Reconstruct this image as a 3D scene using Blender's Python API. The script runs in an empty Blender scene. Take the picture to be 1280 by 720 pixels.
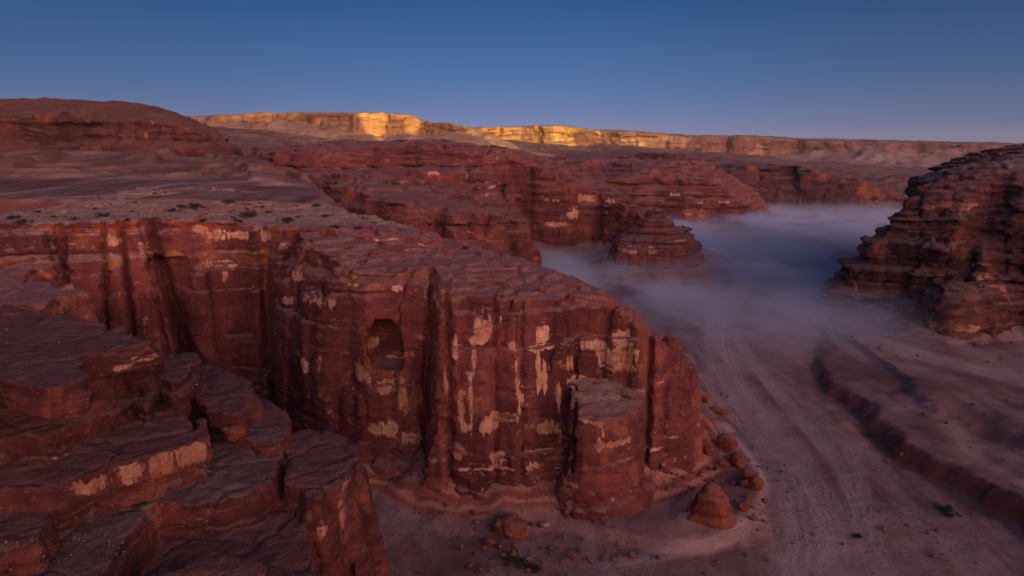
import bpy, math, time
import numpy as np
from concurrent.futures import ThreadPoolExecutor
T0 = time.time()
SC = bpy.context.scene
COL = SC.collection
R = math.radians
rng = np.random.default_rng(7)

# ------------------------------------------------------------------ camera frame
CAMZ, PITCH, FPX = 100.0, R(11.1), 865.0
cP, sP = math.cos(PITCH), math.sin(PITCH)

def ray(px, py):
    u = (px - 640.0) / FPX; v = (360.0 - py) / FPX
    return u, cP + sP * v, -sP + cP * v

def at_z(px, py, z):
    x, y, w = ray(px, py); t = (z - CAMZ) / w
    return (x * t, y * t)

def at_d(px, D):                      # plan position seen at column px, D metres ahead (for points near eye level)
    return ((px - 640.0) / FPX * D * 1.02, D)

def pt(px, py, D):                    # world point on the ray at ground distance D ahead
    x, y, w = ray(px, py); t = D / y
    return (x * t, D, CAMZ + w * t)

def project(P):
    x, y, z = P[:, 0], P[:, 1], P[:, 2] - CAMZ
    f = y * cP - z * sP; up = y * sP + z * cP
    f = np.maximum(f, 1e-3)
    return 640 + FPX * x / f, 360 - FPX * up / f, f

# ------------------------------------------------------------------ noise
_tabs = {}
def _tab(seed, dim):
    k = (seed, dim)
    if k not in _tabs:
        n = 256 if dim == 2 else 64
        _tabs[k] = np.random.default_rng(seed * 13 + dim).uniform(-1, 1, (n,) * dim).astype(np.float32)
    return _tabs[k]

def n2(x, y, seed):
    t = _tab(seed, 2)
    xi = np.floor(x).astype(np.int32); yi = np.floor(y).astype(np.int32)
    fx = (x - xi).astype(np.float32); fy = (y - yi).astype(np.float32)
    fx = fx * fx * (3 - 2 * fx); fy = fy * fy * (3 - 2 * fy)
    x0 = xi & 255; x1 = (xi + 1) & 255; y0 = yi & 255; y1 = (yi + 1) & 255
    a = t[x0, y0]; b = t[x1, y0]; c = t[x0, y1]; d = t[x1, y1]
    return (a + (b - a) * fx) * (1 - fy) + (c + (d - c) * fx) * fy

def fbm2(x, y, sc, seed, o=4, g=0.5):
    s = 0; a = 1.0; f = 1.0 / sc; tot = 0
    for k in range(o):
        c, q = math.cos(k * 1.1), math.sin(k * 1.1)
        s = s + a * n2((x * c - y * q) * f + 17.3 * k, (x * q + y * c) * f + 9.1 * k, seed + k)
        tot += a; a *= g; f *= 2.03
    return s / tot * 1.6

def n3(x, y, z, seed):
    t = _tab(seed, 3)
    xi = np.floor(x).astype(np.int32); yi = np.floor(y).astype(np.int32); zi = np.floor(z).astype(np.int32)
    fx = (x - xi); fy = (y - yi); fz = (z - zi)
    fx = fx * fx * (3 - 2 * fx); fy = fy * fy * (3 - 2 * fy); fz = fz * fz * (3 - 2 * fz)
    r = 0
    for i in (0, 1):
        wx = fx if i else 1 - fx
        for j in (0, 1):
            wy = fy if j else 1 - fy
            for k in (0, 1):
                wz = fz if k else 1 - fz
                r = r + t[(xi + i) & 63, (yi + j) & 63, (zi + k) & 63] * wx * wy * wz
    return r

def cells2(x, y, sc, seed):
    """Voronoi: random value of the nearest cell and distance to the cell edge (in metres)."""
    X = x / sc; Y = y / sc
    xi = np.floor(X).astype(np.int32); yi = np.floor(Y).astype(np.int32)
    ta, tb, tv = _tab(seed, 2), _tab(seed + 91, 2), _tab(seed + 173, 2)
    d1 = np.full(X.shape, 9.0, np.float32); d2 = d1.copy(); val = np.zeros(X.shape, np.float32)
    for i in (-1, 0, 1):
        for j in (-1, 0, 1):
            cx = xi + i; cy = yi + j
            px = cx + 0.5 + 0.45 * ta[cx & 255, cy & 255]; py = cy + 0.5 + 0.45 * tb[cx & 255, cy & 255]
            d = np.hypot(X - px, Y - py); m = d < d1
            d2 = np.where(m, d1, np.minimum(d2, d)); val = np.where(m, tv[cx & 255, cy & 255], val); d1 = np.where(m, d, d1)
    return val, (d2 - d1) * sc * 0.5

def sdpoly(x, y, poly):
    """signed distance to a closed polygon, positive inside"""
    P = np.array(poly, float); n = len(P)
    d = np.full(x.shape, 1e9, np.float32); ins = np.zeros(x.shape, bool)
    for i in range(n):
        ax, ay = P[i]; bx, by = P[(i + 1) % n]
        ex, ey = bx - ax, by - ay
        wx, wy = x - ax, y - ay
        t = np.clip((wx * ex + wy * ey) / (ex * ex + ey * ey + 1e-9), 0, 1)
        d = np.minimum(d, (wx - ex * t) ** 2 + (wy - ey * t) ** 2)
        if ay != by:
            c = ((ay > y) != (by > y)) & (x < (bx - ax) * (y - ay) / (by - ay) + ax)
            ins ^= c
    d = np.sqrt(d)
    return np.where(ins, d, -d).astype(np.float32)

def sdline(x, y, pts):
    """distance to an open polyline (with side sign)"""
    P = np.array(pts, float)
    d = np.full(x.shape, 1e9); s = np.ones(x.shape)
    for i in range(len(P) - 1):
        ax, ay = P[i]; bx, by = P[i + 1]; ex, ey = bx - ax, by - ay
        wx, wy = x - ax, y - ay
        t = np.clip((wx * ex + wy * ey) / (ex * ex + ey * ey + 1e-9), 0, 1)
        q = np.hypot(wx - ex * t, wy - ey * t); m = q < d
        d = np.where(m, q, d); s = np.where(m, np.sign(ex * wy - ey * wx), s)
    return d * np.where(s == 0, 1, s)

def smooth_line(pts, k=3):
    P = np.array(pts, float)
    for _ in range(k):
        Q = np.empty((2 * len(P) - 2 + 0, 2)); Q[0::2] = P[:-1] * .75 + P[1:] * .25; Q[1::2] = P[:-1] * .25 + P[1:] * .75
        P = np.vstack([P[:1], Q, P[-1:]])
    return P

class TPS:
    def __init__(s, pts, reg=1e-3, sc=100.0):
        P = np.array(pts, float); s.sc = sc; s.p = P[:, :2] / sc; n = len(P)
        r = np.hypot(s.p[:, None, 0] - s.p[None, :, 0], s.p[:, None, 1] - s.p[None, :, 1])
        K = s.k(r) + reg * np.eye(n); Q = np.hstack([np.ones((n, 1)), s.p])
        A = np.zeros((n + 3, n + 3)); A[:n, :n] = K; A[:n, n:] = Q; A[n:, :n] = Q.T
        s.w = np.linalg.solve(A, np.concatenate([P[:, 2], np.zeros(3)]))
        s.lo, s.hi = P[:, 2].min(), P[:, 2].max()
    def k(s, r): return np.where(r > 1e-9, r * r * np.log(np.maximum(r, 1e-9)), 0.0)
    def __call__(s, x, y):
        X = x / s.sc; Y = y / s.sc; n = len(s.p); o = s.w[n] + s.w[n + 1] * X + s.w[n + 2] * Y
        for i in range(n):
            o = o + s.w[i] * s.k(np.hypot(X - s.p[i, 0], Y - s.p[i, 1]))
        return np.clip(o, s.lo - 3, s.hi + 3).astype(np.float32)

def sstep(a, b, x):
    t = np.clip((x - a) / (b - a), 0, 1); return t * t * (3 - 2 * t)

# ------------------------------------------------------------------ surface nets
def surface_nets(F, org, d):
    nx, ny, nz = F.shape
    S = F > 0
    def cc(i, j, k): return S[i:nx - 1 + i, j:ny - 1 + j, k:nz - 1 + k]
    c = np.zeros((nx - 1, ny - 1, nz - 1), np.uint8)
    for i in (0, 1):
        for j in (0, 1):
            for k in (0, 1): c += cc(i, j, k)
    I, J, K = np.nonzero((c > 0) & (c < 8)); del c
    n = len(I)
    idx = np.full((nx - 1, ny - 1, nz - 1), -1, np.int32); idx[I, J, K] = np.arange(n, dtype=np.int32)
    acc = np.zeros((n, 3), np.float32); cnt = np.zeros(n, np.float32)
    cor = [(i, j, k) for i in (0, 1) for j in (0, 1) for k in (0, 1)]
    V = {q: F[I + q[0], J + q[1], K + q[2]] for q in cor}
    for a in cor:
        for ax in range(3):
            if a[ax]: continue
            b = list(a); b[ax] = 1; b = tuple(b)
            va, vb = V[a], V[b]; m = (va > 0) != (vb > 0)
            t = np.where(m, va / np.where(m, va - vb, 1), 0)
            for q in range(3): acc[:, q] += np.where(m, a[q] + (t if q == ax else 0), 0)
            cnt += m
    acc /= cnt[:, None]
    P = np.stack([I, J, K], 1) + acc
    P = P * np.array(d, np.float32) + np.array(org, np.float32)
    quads = []
    for ax in range(3):
        lo = [slice(None)] * 3; hi = [slice(None)] * 3
        lo[ax] = slice(0, -1); hi[ax] = slice(1, None)
        A = S[tuple(lo)]; B = S[tuple(hi)]
        for flip, M in ((False, A & ~B), (True, ~A & B)):
            i, j, k = np.nonzero(M)
            g = [i, j, k]
            o1, o2 = [(1, 2), (2, 0), (0, 1)][ax]
            ok = (g[o1] > 0) & (g[o2] > 0) & (g[o1] < F.shape[o1] - 1) & (g[o2] < F.shape[o2] - 1)
            g = [q[ok] for q in g]
            def cell(s1, s2):
                h = list(g); h[o1] = h[o1] - s1; h[o2] = h[o2] - s2
                return idx[h[0], h[1], h[2]]
            q = np.stack([cell(1, 1), cell(0, 1), cell(0, 0), cell(1, 0)], 1)
            if flip: q = q[:, ::-1]
            quads.append(q)
    Q = np.concatenate(quads); Q = Q[(Q >= 0).all(1)]
    return P, Q

def drop_crumbs(P, Q, frac=.01):
    """remove loose islands left by the carving so nothing hangs in the air"""
    lab = np.arange(len(P), dtype=np.int64)
    for _ in range(200):
        m = lab[Q].min(1); new = lab.copy()
        for c in range(4): np.minimum.at(new, Q[:, c], m)
        while True:
            n2_ = new[new]
            if (n2_ == new).all(): break
            new = n2_
        if (new == lab).all(): break
        lab = new
    cnt = np.bincount(lab, minlength=len(P)); ok = cnt[lab] > max(200, frac * len(P))
    idx = np.cumsum(ok) - 1
    return P[ok], idx[Q[ok[Q].all(1)]].astype(np.int32)

def mesh_obj(name, P, Q, mat, org=(0, 0, 0), smooth=True, attrs=None):
    me = bpy.data.meshes.new(name)
    P = np.asarray(P, np.float32) - np.array(org, np.float32)
    k = Q.shape[1]
    me.vertices.add(len(P)); me.vertices.foreach_set('co', np.ascontiguousarray(P).ravel())
    me.loops.add(Q.size); me.loops.foreach_set('vertex_index', np.ascontiguousarray(Q, np.int32).ravel())
    me.polygons.add(len(Q))
    me.polygons.foreach_set('loop_start', np.arange(0, Q.size, k, dtype=np.int32))
    me.polygons.foreach_set('use_smooth', np.full(len(Q), smooth))
    for a, v in (attrs or {}).items():
        at = me.attributes.new(a, 'FLOAT', 'POINT'); at.data.foreach_set('value', np.ascontiguousarray(v, np.float32))
    me.update(calc_edges=True)
    me.materials.append(mat)
    o = bpy.data.objects.new(name, me); COL.objects.link(o); o.location = org
    return o

def tag(o, label=None, cat=None, group=None, kind=None):
    if label: o['label'] = label
    if cat: o['category'] = cat
    if group: o['group'] = group
    if kind: o['kind'] = kind
    return o

# ------------------------------------------------------------------ materials
def mat_new(name):
    m = bpy.data.materials.new(name); m.use_nodes = True
    nt = m.node_tree; nt.nodes.clear()
    return m, nt

class NB:
    """small node builder"""
    def __init__(s, nt): s.nt = nt
    def n(s, t, **kw):
        nd = s.nt.nodes.new(t)
        for k, v in kw.items(): setattr(nd, k, v)
        return nd
    def link(s, a, b): s.nt.links.new(a, b)
    def _in(s, sock, v):
        if hasattr(v, 'is_output'): s.link(v, sock)
        else: sock.default_value = v
    def math(s, op, a, b=0.0, c=0.0, clamp=False):
        nd = s.n('ShaderNodeMath', operation=op, use_clamp=clamp)
        s._in(nd.inputs[0], a); s._in(nd.inputs[1], b)
        if op in ('MULTIPLY_ADD',): s._in(nd.inputs[2], c)
        return nd.outputs[0]
    def vmul(s, v, sc, off=(0, 0, 0)):
        nd = s.n('ShaderNodeMapping'); nd.inputs['Scale'].default_value = sc; nd.inputs['Location'].default_value = off
        s.link(v, nd.inputs['Vector']); return nd.outputs[0]
    def noise(s, v, sc=1.0, det=4, rough=0.55, dist=0.0):
        nd = s.n('ShaderNodeTexNoise'); s.link(v, nd.inputs['Vector'])
        nd.inputs['Scale'].default_value = sc; nd.inputs['Detail'].default_value = det
        nd.inputs['Roughness'].default_value = rough; nd.inputs['Distortion'].default_value = dist
        return nd.outputs[0]
    def mr(s, v, a, b, c=0.0, d=1.0, smooth=True):
        nd = s.n('ShaderNodeMapRange'); nd.interpolation_type = 'SMOOTHSTEP' if smooth else 'LINEAR'
        s._in(nd.inputs['Value'], v)
        nd.inputs['From Min'].default_value = a; nd.inputs['From Max'].default_value = b
        nd.inputs['To Min'].default_value = c; nd.inputs['To Max'].default_value = d
        return nd.outputs['Result']
    def mix(s, f, a, b, mode='MIX'):
        nd = s.n('ShaderNodeMix', data_type='RGBA', blend_type=mode)
        s._in(nd.inputs[0], f)
        for k, v in ((6, a), (7, b)):
            if hasattr(v, 'is_output'): s.link(v, nd.inputs[k])
            else: nd.inputs[k].default_value = (*v, 1)
        return nd.outputs[2]
    def attr(s, name):
        nd = s.n('ShaderNodeAttribute', attribute_name=name); return nd.outputs['Fac']
    def bump(s, h, dist, strength, nrm=None):
        nd = s.n('ShaderNodeBump'); nd.inputs['Distance'].default_value = dist; nd.inputs['Strength'].default_value = strength
        s.link(h, nd.inputs['Height'])
        if nrm is not None: s.link(nrm, nd.inputs['Normal'])
        return nd.outputs[0]
    def out(s, col, rough, nrm=None):
        b = s.n('ShaderNodeBsdfPrincipled'); s._in(b.inputs['Roughness'], rough)
        if 'Specular IOR Level' in b.inputs: b.inputs['Specular IOR Level'].default_value = 0.25
        s.link(col, b.inputs['Base Color'])
        if nrm is not None: s.link(nrm, b.inputs['Normal'])
        o = s.n('ShaderNodeOutputMaterial'); s.link(b.outputs[0], o.inputs['Surface'])

def rock_mat(name, S=1.0, varnish=(0.15, 0.034, 0.022), body=(0.33, 0.085, 0.045), pale=(0.62, 0.33, 0.2),
             dust=(0.25, 0.125, 0.10), warm=(0.44, 0.14, 0.055), dustw=1.0, autopale=0.5, objc=False, bumpk=1.0, bed=1.0, sandc=None, lump=.7, zband=()):
    sandc = sandc or tuple(q * 1.1 for q in dust)
    """sandstone. S = size of the features in metres (larger for far cliffs)"""
    m, nt = mat_new(name); b = NB(nt)
    if objc: pos = b.n('ShaderNodeTexCoord').outputs['Object']
    else: pos = b.n('ShaderNodeNewGeometry').outputs['Position']
    geo = b.n('ShaderNodeNewGeometry')
    sx = b.n('ShaderNodeSeparateXYZ'); b.link(geo.outputs['Normal'], sx.inputs[0]); nz = sx.outputs[2]
    i = 1.0 / S
    # gentle warp so beds are not ruled lines
    w = b.noise(b.vmul(pos, (.03 * i,) * 3), 1, 2)
    wv = b.n('ShaderNodeCombineXYZ'); b.link(b.math('MULTIPLY', w, 9.0 * S), wv.inputs[2])
    add = b.n('ShaderNodeVectorMath', operation='ADD'); b.link(pos, add.inputs[0]); b.link(wv.outputs[0], add.inputs[1]); wp = add.outputs[0]
    strata = b.noise(b.vmul(wp, (.035 * i, .035 * i, .55 * i)), 1, 6, .65)
    strata2 = b.noise(b.vmul(wp, (.12 * i, .12 * i, 2.4 * i), (5, 3, 1)), 1, 5, .6)
    streak = b.noise(b.vmul(pos, (.8 * i, .8 * i, .035 * i), (2, 7, 0)), 1, 5, .6)
    blotch = b.noise(b.vmul(pos, (.09 * i, .09 * i, .12 * i), (11, 4, 8)), 1, 5, .6, .4)
    fine = b.noise(b.vmul(pos, (1.6 * i,) * 3, (1, 9, 2)), 1, 6, .65)
    col = b.mix(b.mr(b.math('ADD', b.math('MULTIPLY', strata, bed), b.math('MULTIPLY', b.noise(b.vmul(pos, (.05 * i, .05 * i, .03 * i), (4, 4, 9)), 1, 4, .6), 1 - bed)), .38, .62), varnish, body)
    col = b.mix(b.math('MULTIPLY', b.mr(blotch, .52, .68), .65), col, warm)
    col = b.mix(b.math('MULTIPLY', b.mr(streak, .5, .66), .6), col, varnish)
    wz = b.n('ShaderNodeSeparateXYZ'); b.link(wp, wz.inputs[0])
    for za, zb_, zc in zband:
        zf = b.math('MULTIPLY', b.mr(wz.outputs[2], za + 4, za + 5), b.mr(wz.outputs[2], zb_ + 5, zb_ + 4))
        col = b.mix(b.math('MULTIPLY', zf, b.mr(blotch, .44, .60, .05, .7)), col, zc)
    bv = b.noise(b.vmul(pos, (.035 * i, .035 * i, .012 * i), (6, 2, 4)), 1, 4, .6)
    col = b.mix(b.math('MULTIPLY', b.mr(bv, .47, .62), .72), col, tuple(q * .55 for q in varnish))
    # auto pale scars: blotch limited to steep faces, broken by streaks
    steep = b.mr(nz, .65, .35)
    pn = b.math('ADD', b.math('MULTIPLY', b.noise(b.vmul(pos, (.16 * i, .16 * i, .22 * i), (3, 1, 6)), 1, 4, .6), 1.0), b.math('MULTIPLY', streak, .55))
    apale = b.math('MULTIPLY', b.mr(pn, .93, .99), autopale)
    lines = b.math('MULTIPLY', b.mr(strata2, .665, .70), b.mr(b.noise(b.vmul(pos, (.1 * i,) * 3, (8, 8, 3)), 1, 3), .5, .58))
    edge = b.noise(b.vmul(pos, (.9 * i, .9 * i, .16 * i), (7, 2, 2)), 1, 3, .5)
    pa = b.math('ADD', b.attr('pale'), b.math('ADD', b.math('MULTIPLY', b.math('SUBTRACT', streak, .5), 1.5), b.math('MULTIPLY', b.math('SUBTRACT', edge, .5), 1.1)))
    ppale = b.math('MULTIPLY', b.mr(pa, .52, .80), b.mr(strata2, .34, .46, .55, 1.0))
    cont = b.math('ABSOLUTE', b.math('SUBTRACT', b.noise(b.vmul(wp, (.10 * i, .10 * i, .55 * i), (1, 5, 9)), 1, 2, .5, .5), .5))
    cl = b.math('MULTIPLY', b.mr(cont, .008, .003), b.mr(b.noise(b.vmul(pos, (.12 * i,) * 3, (8, 2, 3)), 1, 3), .46, .58))
    lines = b.math('MAXIMUM', lines, cl)
    pf = b.math('MAXIMUM', b.math('MAXIMUM', apale, ppale), b.math('MULTIPLY', lines, .6))
    sf = b.noise(b.vmul(pos, (1.5 * i, 1.5 * i, .16 * i), (2, 1, 5)), 1, 4, .6)
    pf = b.math('MULTIPLY', pf, b.mr(sf, .34, .50, .45, 1.0))
    pf = b.math('MULTIPLY', pf, steep)
    palec = b.mix(b.mr(blotch, .38, .6), pale, (pale[0] * .8, pale[1] * .68, pale[2] * .6))
    col = b.mix(b.math('MULTIPLY', pf, .88), col, palec)
    # wind blown dust and weathering rind on flat tops
    dn = b.math('ADD', nz, b.math('MULTIPLY', b.math('SUBTRACT', blotch, .5), .8))
    dm = b.math('MULTIPLY', b.mr(dn, .55, .85), dustw)
    dm = b.math('MAXIMUM', dm, b.math('MULTIPLY', b.attr('sand'), b.mr(nz, .45, .75)))
    dc = b.mix(b.mr(fine, .35, .65), dust, (dust[0] * .72, dust[1] * .66, dust[2] * .66))
    dc = b.mix(b.math('MULTIPLY', b.mr(blotch, .5, .7), .5), dc, (body[0] * .8, body[1] * 1.1, body[2] * 1.2))
    dc = b.mix(b.attr('sand'), dc, b.mix(b.mr(blotch, .35, .6), tuple(q * .78 for q in sandc), sandc))
    col = b.mix(dm, col, dc)
    col = b.mix(b.math('MULTIPLY', b.mr(fine, .3, .7), .45), col, b.mix(1.0, col, (.62, .58, .58), 'MULTIPLY'))
    # bump
    h = b.math('ADD', b.math('MULTIPLY', strata2, 1.0), b.math('MULTIPLY', strata, 1.6))
    nb = b.bump(h, .9 * S, .55 * bumpk * (.35 + .65 * bed))
    vor = b.n('ShaderNodeTexVoronoi', feature='DISTANCE_TO_EDGE'); nz3 = b.n('ShaderNodeTexNoise'); nz3.inputs['Scale'].default_value = .35 * i; nz3.inputs['Detail'].default_value = 3; b.link(wp, nz3.inputs['Vector'])
    vv = b.n('ShaderNodeVectorMath', operation='MULTIPLY_ADD'); b.link(nz3.outputs['Color'], vv.inputs[0]); vv.inputs[1].default_value = (5 * S, 5 * S, 3 * S); b.link(wp, vv.inputs[2])
    b.link(b.vmul(vv.outputs[0], (.13 * i, .13 * i, .2 * i)), vor.inputs['Vector'])
    vmask = b.mr(b.noise(b.vmul(pos, (.05 * i,) * 3, (3, 3, 7)), 1, 3), .46, .56)
    vh = b.math('MAXIMUM', b.mr(vor.outputs[0], 0, .03), b.math('SUBTRACT', 1.0, vmask))
    nb = b.bump(vh, .35 * S, .7 * bumpk, nb)
    med = b.noise(b.vmul(wp, (.35 * i, .35 * i, .5 * i), (6, 3, 3)), 1, 6, .62)
    ms = b.math('ABSOLUTE', b.math('SUBTRACT', med, .5))
    nb = b.bump(ms, 2.2 * S, lump * bumpk, nb)
    col = b.mix(b.math('MULTIPLY', b.math('MULTIPLY', b.mr(vor.outputs[0], .014, .0), vmask), .75), col, (.035, .012, .01))
    nb = b.bump(b.math('ADD', fine, b.math('MULTIPLY', streak, .6)), .6 * S, .85 * bumpk, nb)
    b.out(col, .88, nb)
    return m

def sand_mat(name='desert_sand', ca=(.20, .10, .09), cb=(.30, .178, .158), cf=(.36, .235, .19), cd=(.135, .055, .048)):
    m, nt = mat_new(name); b = NB(nt)
    geo = b.n('ShaderNodeNewGeometry'); pos = geo.outputs['Position']
    sx = b.n('ShaderNodeSeparateXYZ'); b.link(geo.outputs['Normal'], sx.inputs[0]); nz = sx.outputs[2]
    big = b.noise(b.vmul(pos, (.018, .018, .018)), 1, 5, .6, .6)
    med = b.noise(b.vmul(pos, (.12, .12, .12), (4, 4, 4)), 1, 6, .62)
    fine = b.noise(b.vmul(pos, (1.3, 1.3, 1.3), (2, 4, 4)), 1, 5, .65)
    col = b.mix(b.mr(big, .38, .62), ca, cb)
    col = b.mix(b.math('MULTIPLY', b.mr(med, .45, .68), .5), col, (.17, .072, .055))
    # vehicle ruts: distance from the track's middle is stored on the surface
    t = b.attr('track'); e = b.attr('trackedge')
    jit = b.math('ADD', t, b.math('MULTIPLY', med, 6.5))
    wv = b.math('SINE', b.math('MULTIPLY', jit, 2.3)); wv2 = b.math('SINE', b.math('MULTIPLY', b.math('ADD', t, b.math('MULTIPLY', big, 9.)), .83))
    rut = b.math('MULTIPLY', b.math('ADD', b.mr(wv, -.2, .9), b.mr(wv2, -.3, .9)), .5)
    rut = b.math('MULTIPLY', rut, b.mr(b.noise(b.vmul(pos, (.06, .03, .06), (1, 1, 9)), 1, 4, .6), .38, .6, .1, 1.0))
    flow = b.noise(b.vmul(pos, (.05, .012, .05), (3, 8, 1)), 1, 5, .62, .8)
    col = b.mix(b.mr(flow, .46, .62, 0, .6), col, cf); col = b.mix(b.mr(flow, .50, .36, 0, .6), col, cd)
    col = b.mix(b.math('MULTIPLY', e, .5), col, (.42, .29, .26))
    col = b.mix(b.math('MULTIPLY', b.math('MULTIPLY', rut, e), .55), col, (.50, .35, .31))
    arc = b.math('SINE', b.math('ADD', b.math('MULTIPLY', b.attr('apron'), 16.0), b.math('MULTIPLY', med, 9.0)))
    col = b.mix(b.mr(b.attr('apron'), .15, .5), col, b.mix(b.mr(arc, -.6, .9), (.30, .085, .055), (.46, .20, .14)))
    col = b.mix(b.attr('bank'), col, (.12, .036, .03))
    col = b.mix(b.math('MULTIPLY', b.attr('pebble'), b.mr(fine, .56, .64)), col, (.09, .05, .045))
    peb = b.n('ShaderNodeTexVoronoi'); b.link(b.vmul(pos, (.9, .9, .9)), peb.inputs['Vector'])
    pm = b.math('MULTIPLY', b.mr(peb.outputs['Distance'], .16, .1), b.mr(b.noise(b.vmul(pos, (.07,) * 3, (9, 1, 1)), 1, 3), .5, .62))
    col = b.mix(b.math('MULTIPLY', pm, .6), col, (.40, .27, .23))
    steep = b.mr(nz, .88, .6)
    col = b.mix(b.math('MULTIPLY', steep, .9), col, (.15, .045, .035))
    h = b.math('ADD', b.math('MULTIPLY', med, 1.5), b.math('MULTIPLY', fine, .25))
    nb = b.bump(h, .9, .6)
    nb = b.bump(b.math('MULTIPLY', rut, e), .12, .8, nb)
    b.out(col, .92, nb)
    return m

M_NEAR = rock_mat('sandstone_foreground', S=.55, lump=.35, autopale=.35, bumpk=1.0, bed=.6, varnish=(.06, .016, .015), body=(.17, .04, .03), dust=(.175, .078, .066), warm=(.34, .10, .04), pale=(.5, .25, .15), sandc=(.17, .10, .085))  # albedo lowered to stand in for lens vignette over the near corner
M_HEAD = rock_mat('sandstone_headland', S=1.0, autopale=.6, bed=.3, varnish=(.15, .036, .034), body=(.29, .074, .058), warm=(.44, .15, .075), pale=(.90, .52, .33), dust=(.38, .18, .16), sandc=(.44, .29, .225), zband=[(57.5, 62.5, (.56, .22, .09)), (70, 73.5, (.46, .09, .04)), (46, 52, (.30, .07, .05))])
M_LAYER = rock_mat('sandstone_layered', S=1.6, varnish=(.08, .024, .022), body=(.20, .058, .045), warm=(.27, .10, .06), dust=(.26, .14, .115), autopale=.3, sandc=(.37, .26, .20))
M_MID = rock_mat('sandstone_mid', S=2.4, autopale=.4, bed=.6, varnish=(.13, .032, .031), body=(.26, .066, .053), dust=(.30, .145, .135), pale=(.8, .46, .30))
M_FAR = rock_mat('sandstone_far_lit', S=7.0, varnish=(.30, .14, .065), body=(.60, .34, .12), warm=(.80, .50, .15), pale=(.95, .70, .24), dust=(.38, .24, .15), bed=.7, autopale=.5, bumpk=.8)  # golden sunlight is put into the albedo, brighter and yellower than the rock
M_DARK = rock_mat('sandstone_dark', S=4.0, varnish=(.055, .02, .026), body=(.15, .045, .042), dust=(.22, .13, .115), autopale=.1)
M_FAR_PARTLIT = rock_mat('sandstone_far_partlit', S=7.0, varnish=(.13, .055, .045), body=(.30, .14, .085), warm=(.58, .34, .14), pale=(.9, .6, .24), dust=(.31, .195, .15), autopale=.4, bumpk=.8, bed=.6)  # same far rock, painted between sunlit gold and shade for the half-lit mesa
M_FAR_SHADED = rock_mat('sandstone_far_shaded', S=7.0, varnish=(.12, .055, .055), body=(.27, .12, .09), warm=(.36, .19, .13), pale=(.42, .25, .19), dust=(.29, .19, .16), autopale=.3, bumpk=.8, bed=.6)  # same far rock in darker mauve, shade painted in where no sun reaches
M_BOULD = rock_mat('boulder_rock', S=.5, autopale=.0, objc=True, varnish=(.19, .045, .03), body=(.42, .11, .055), dust=(.36, .13, .085))
M_SAND = sand_mat()
M_SLOPE = sand_mat('slope_sand', (.13, .058, .044), (.22, .118, .088), (.30, .18, .135), (.105, .036, .027))

# ------------------------------------------------------------------ formations
def layers_make(z0, z1, thick, seed):
    """bed boundaries; thick = list of (z, typical thickness)"""
    r = np.random.default_rng(seed); zs = [z0]; tz = np.array(thick, float)
    while zs[-1] < z1:
        t = np.interp(zs[-1], tz[:, 0], tz[:, 1]); zs.append(zs[-1] + t * r.uniform(.45, 1.6))
    return np.array(zs)

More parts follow.
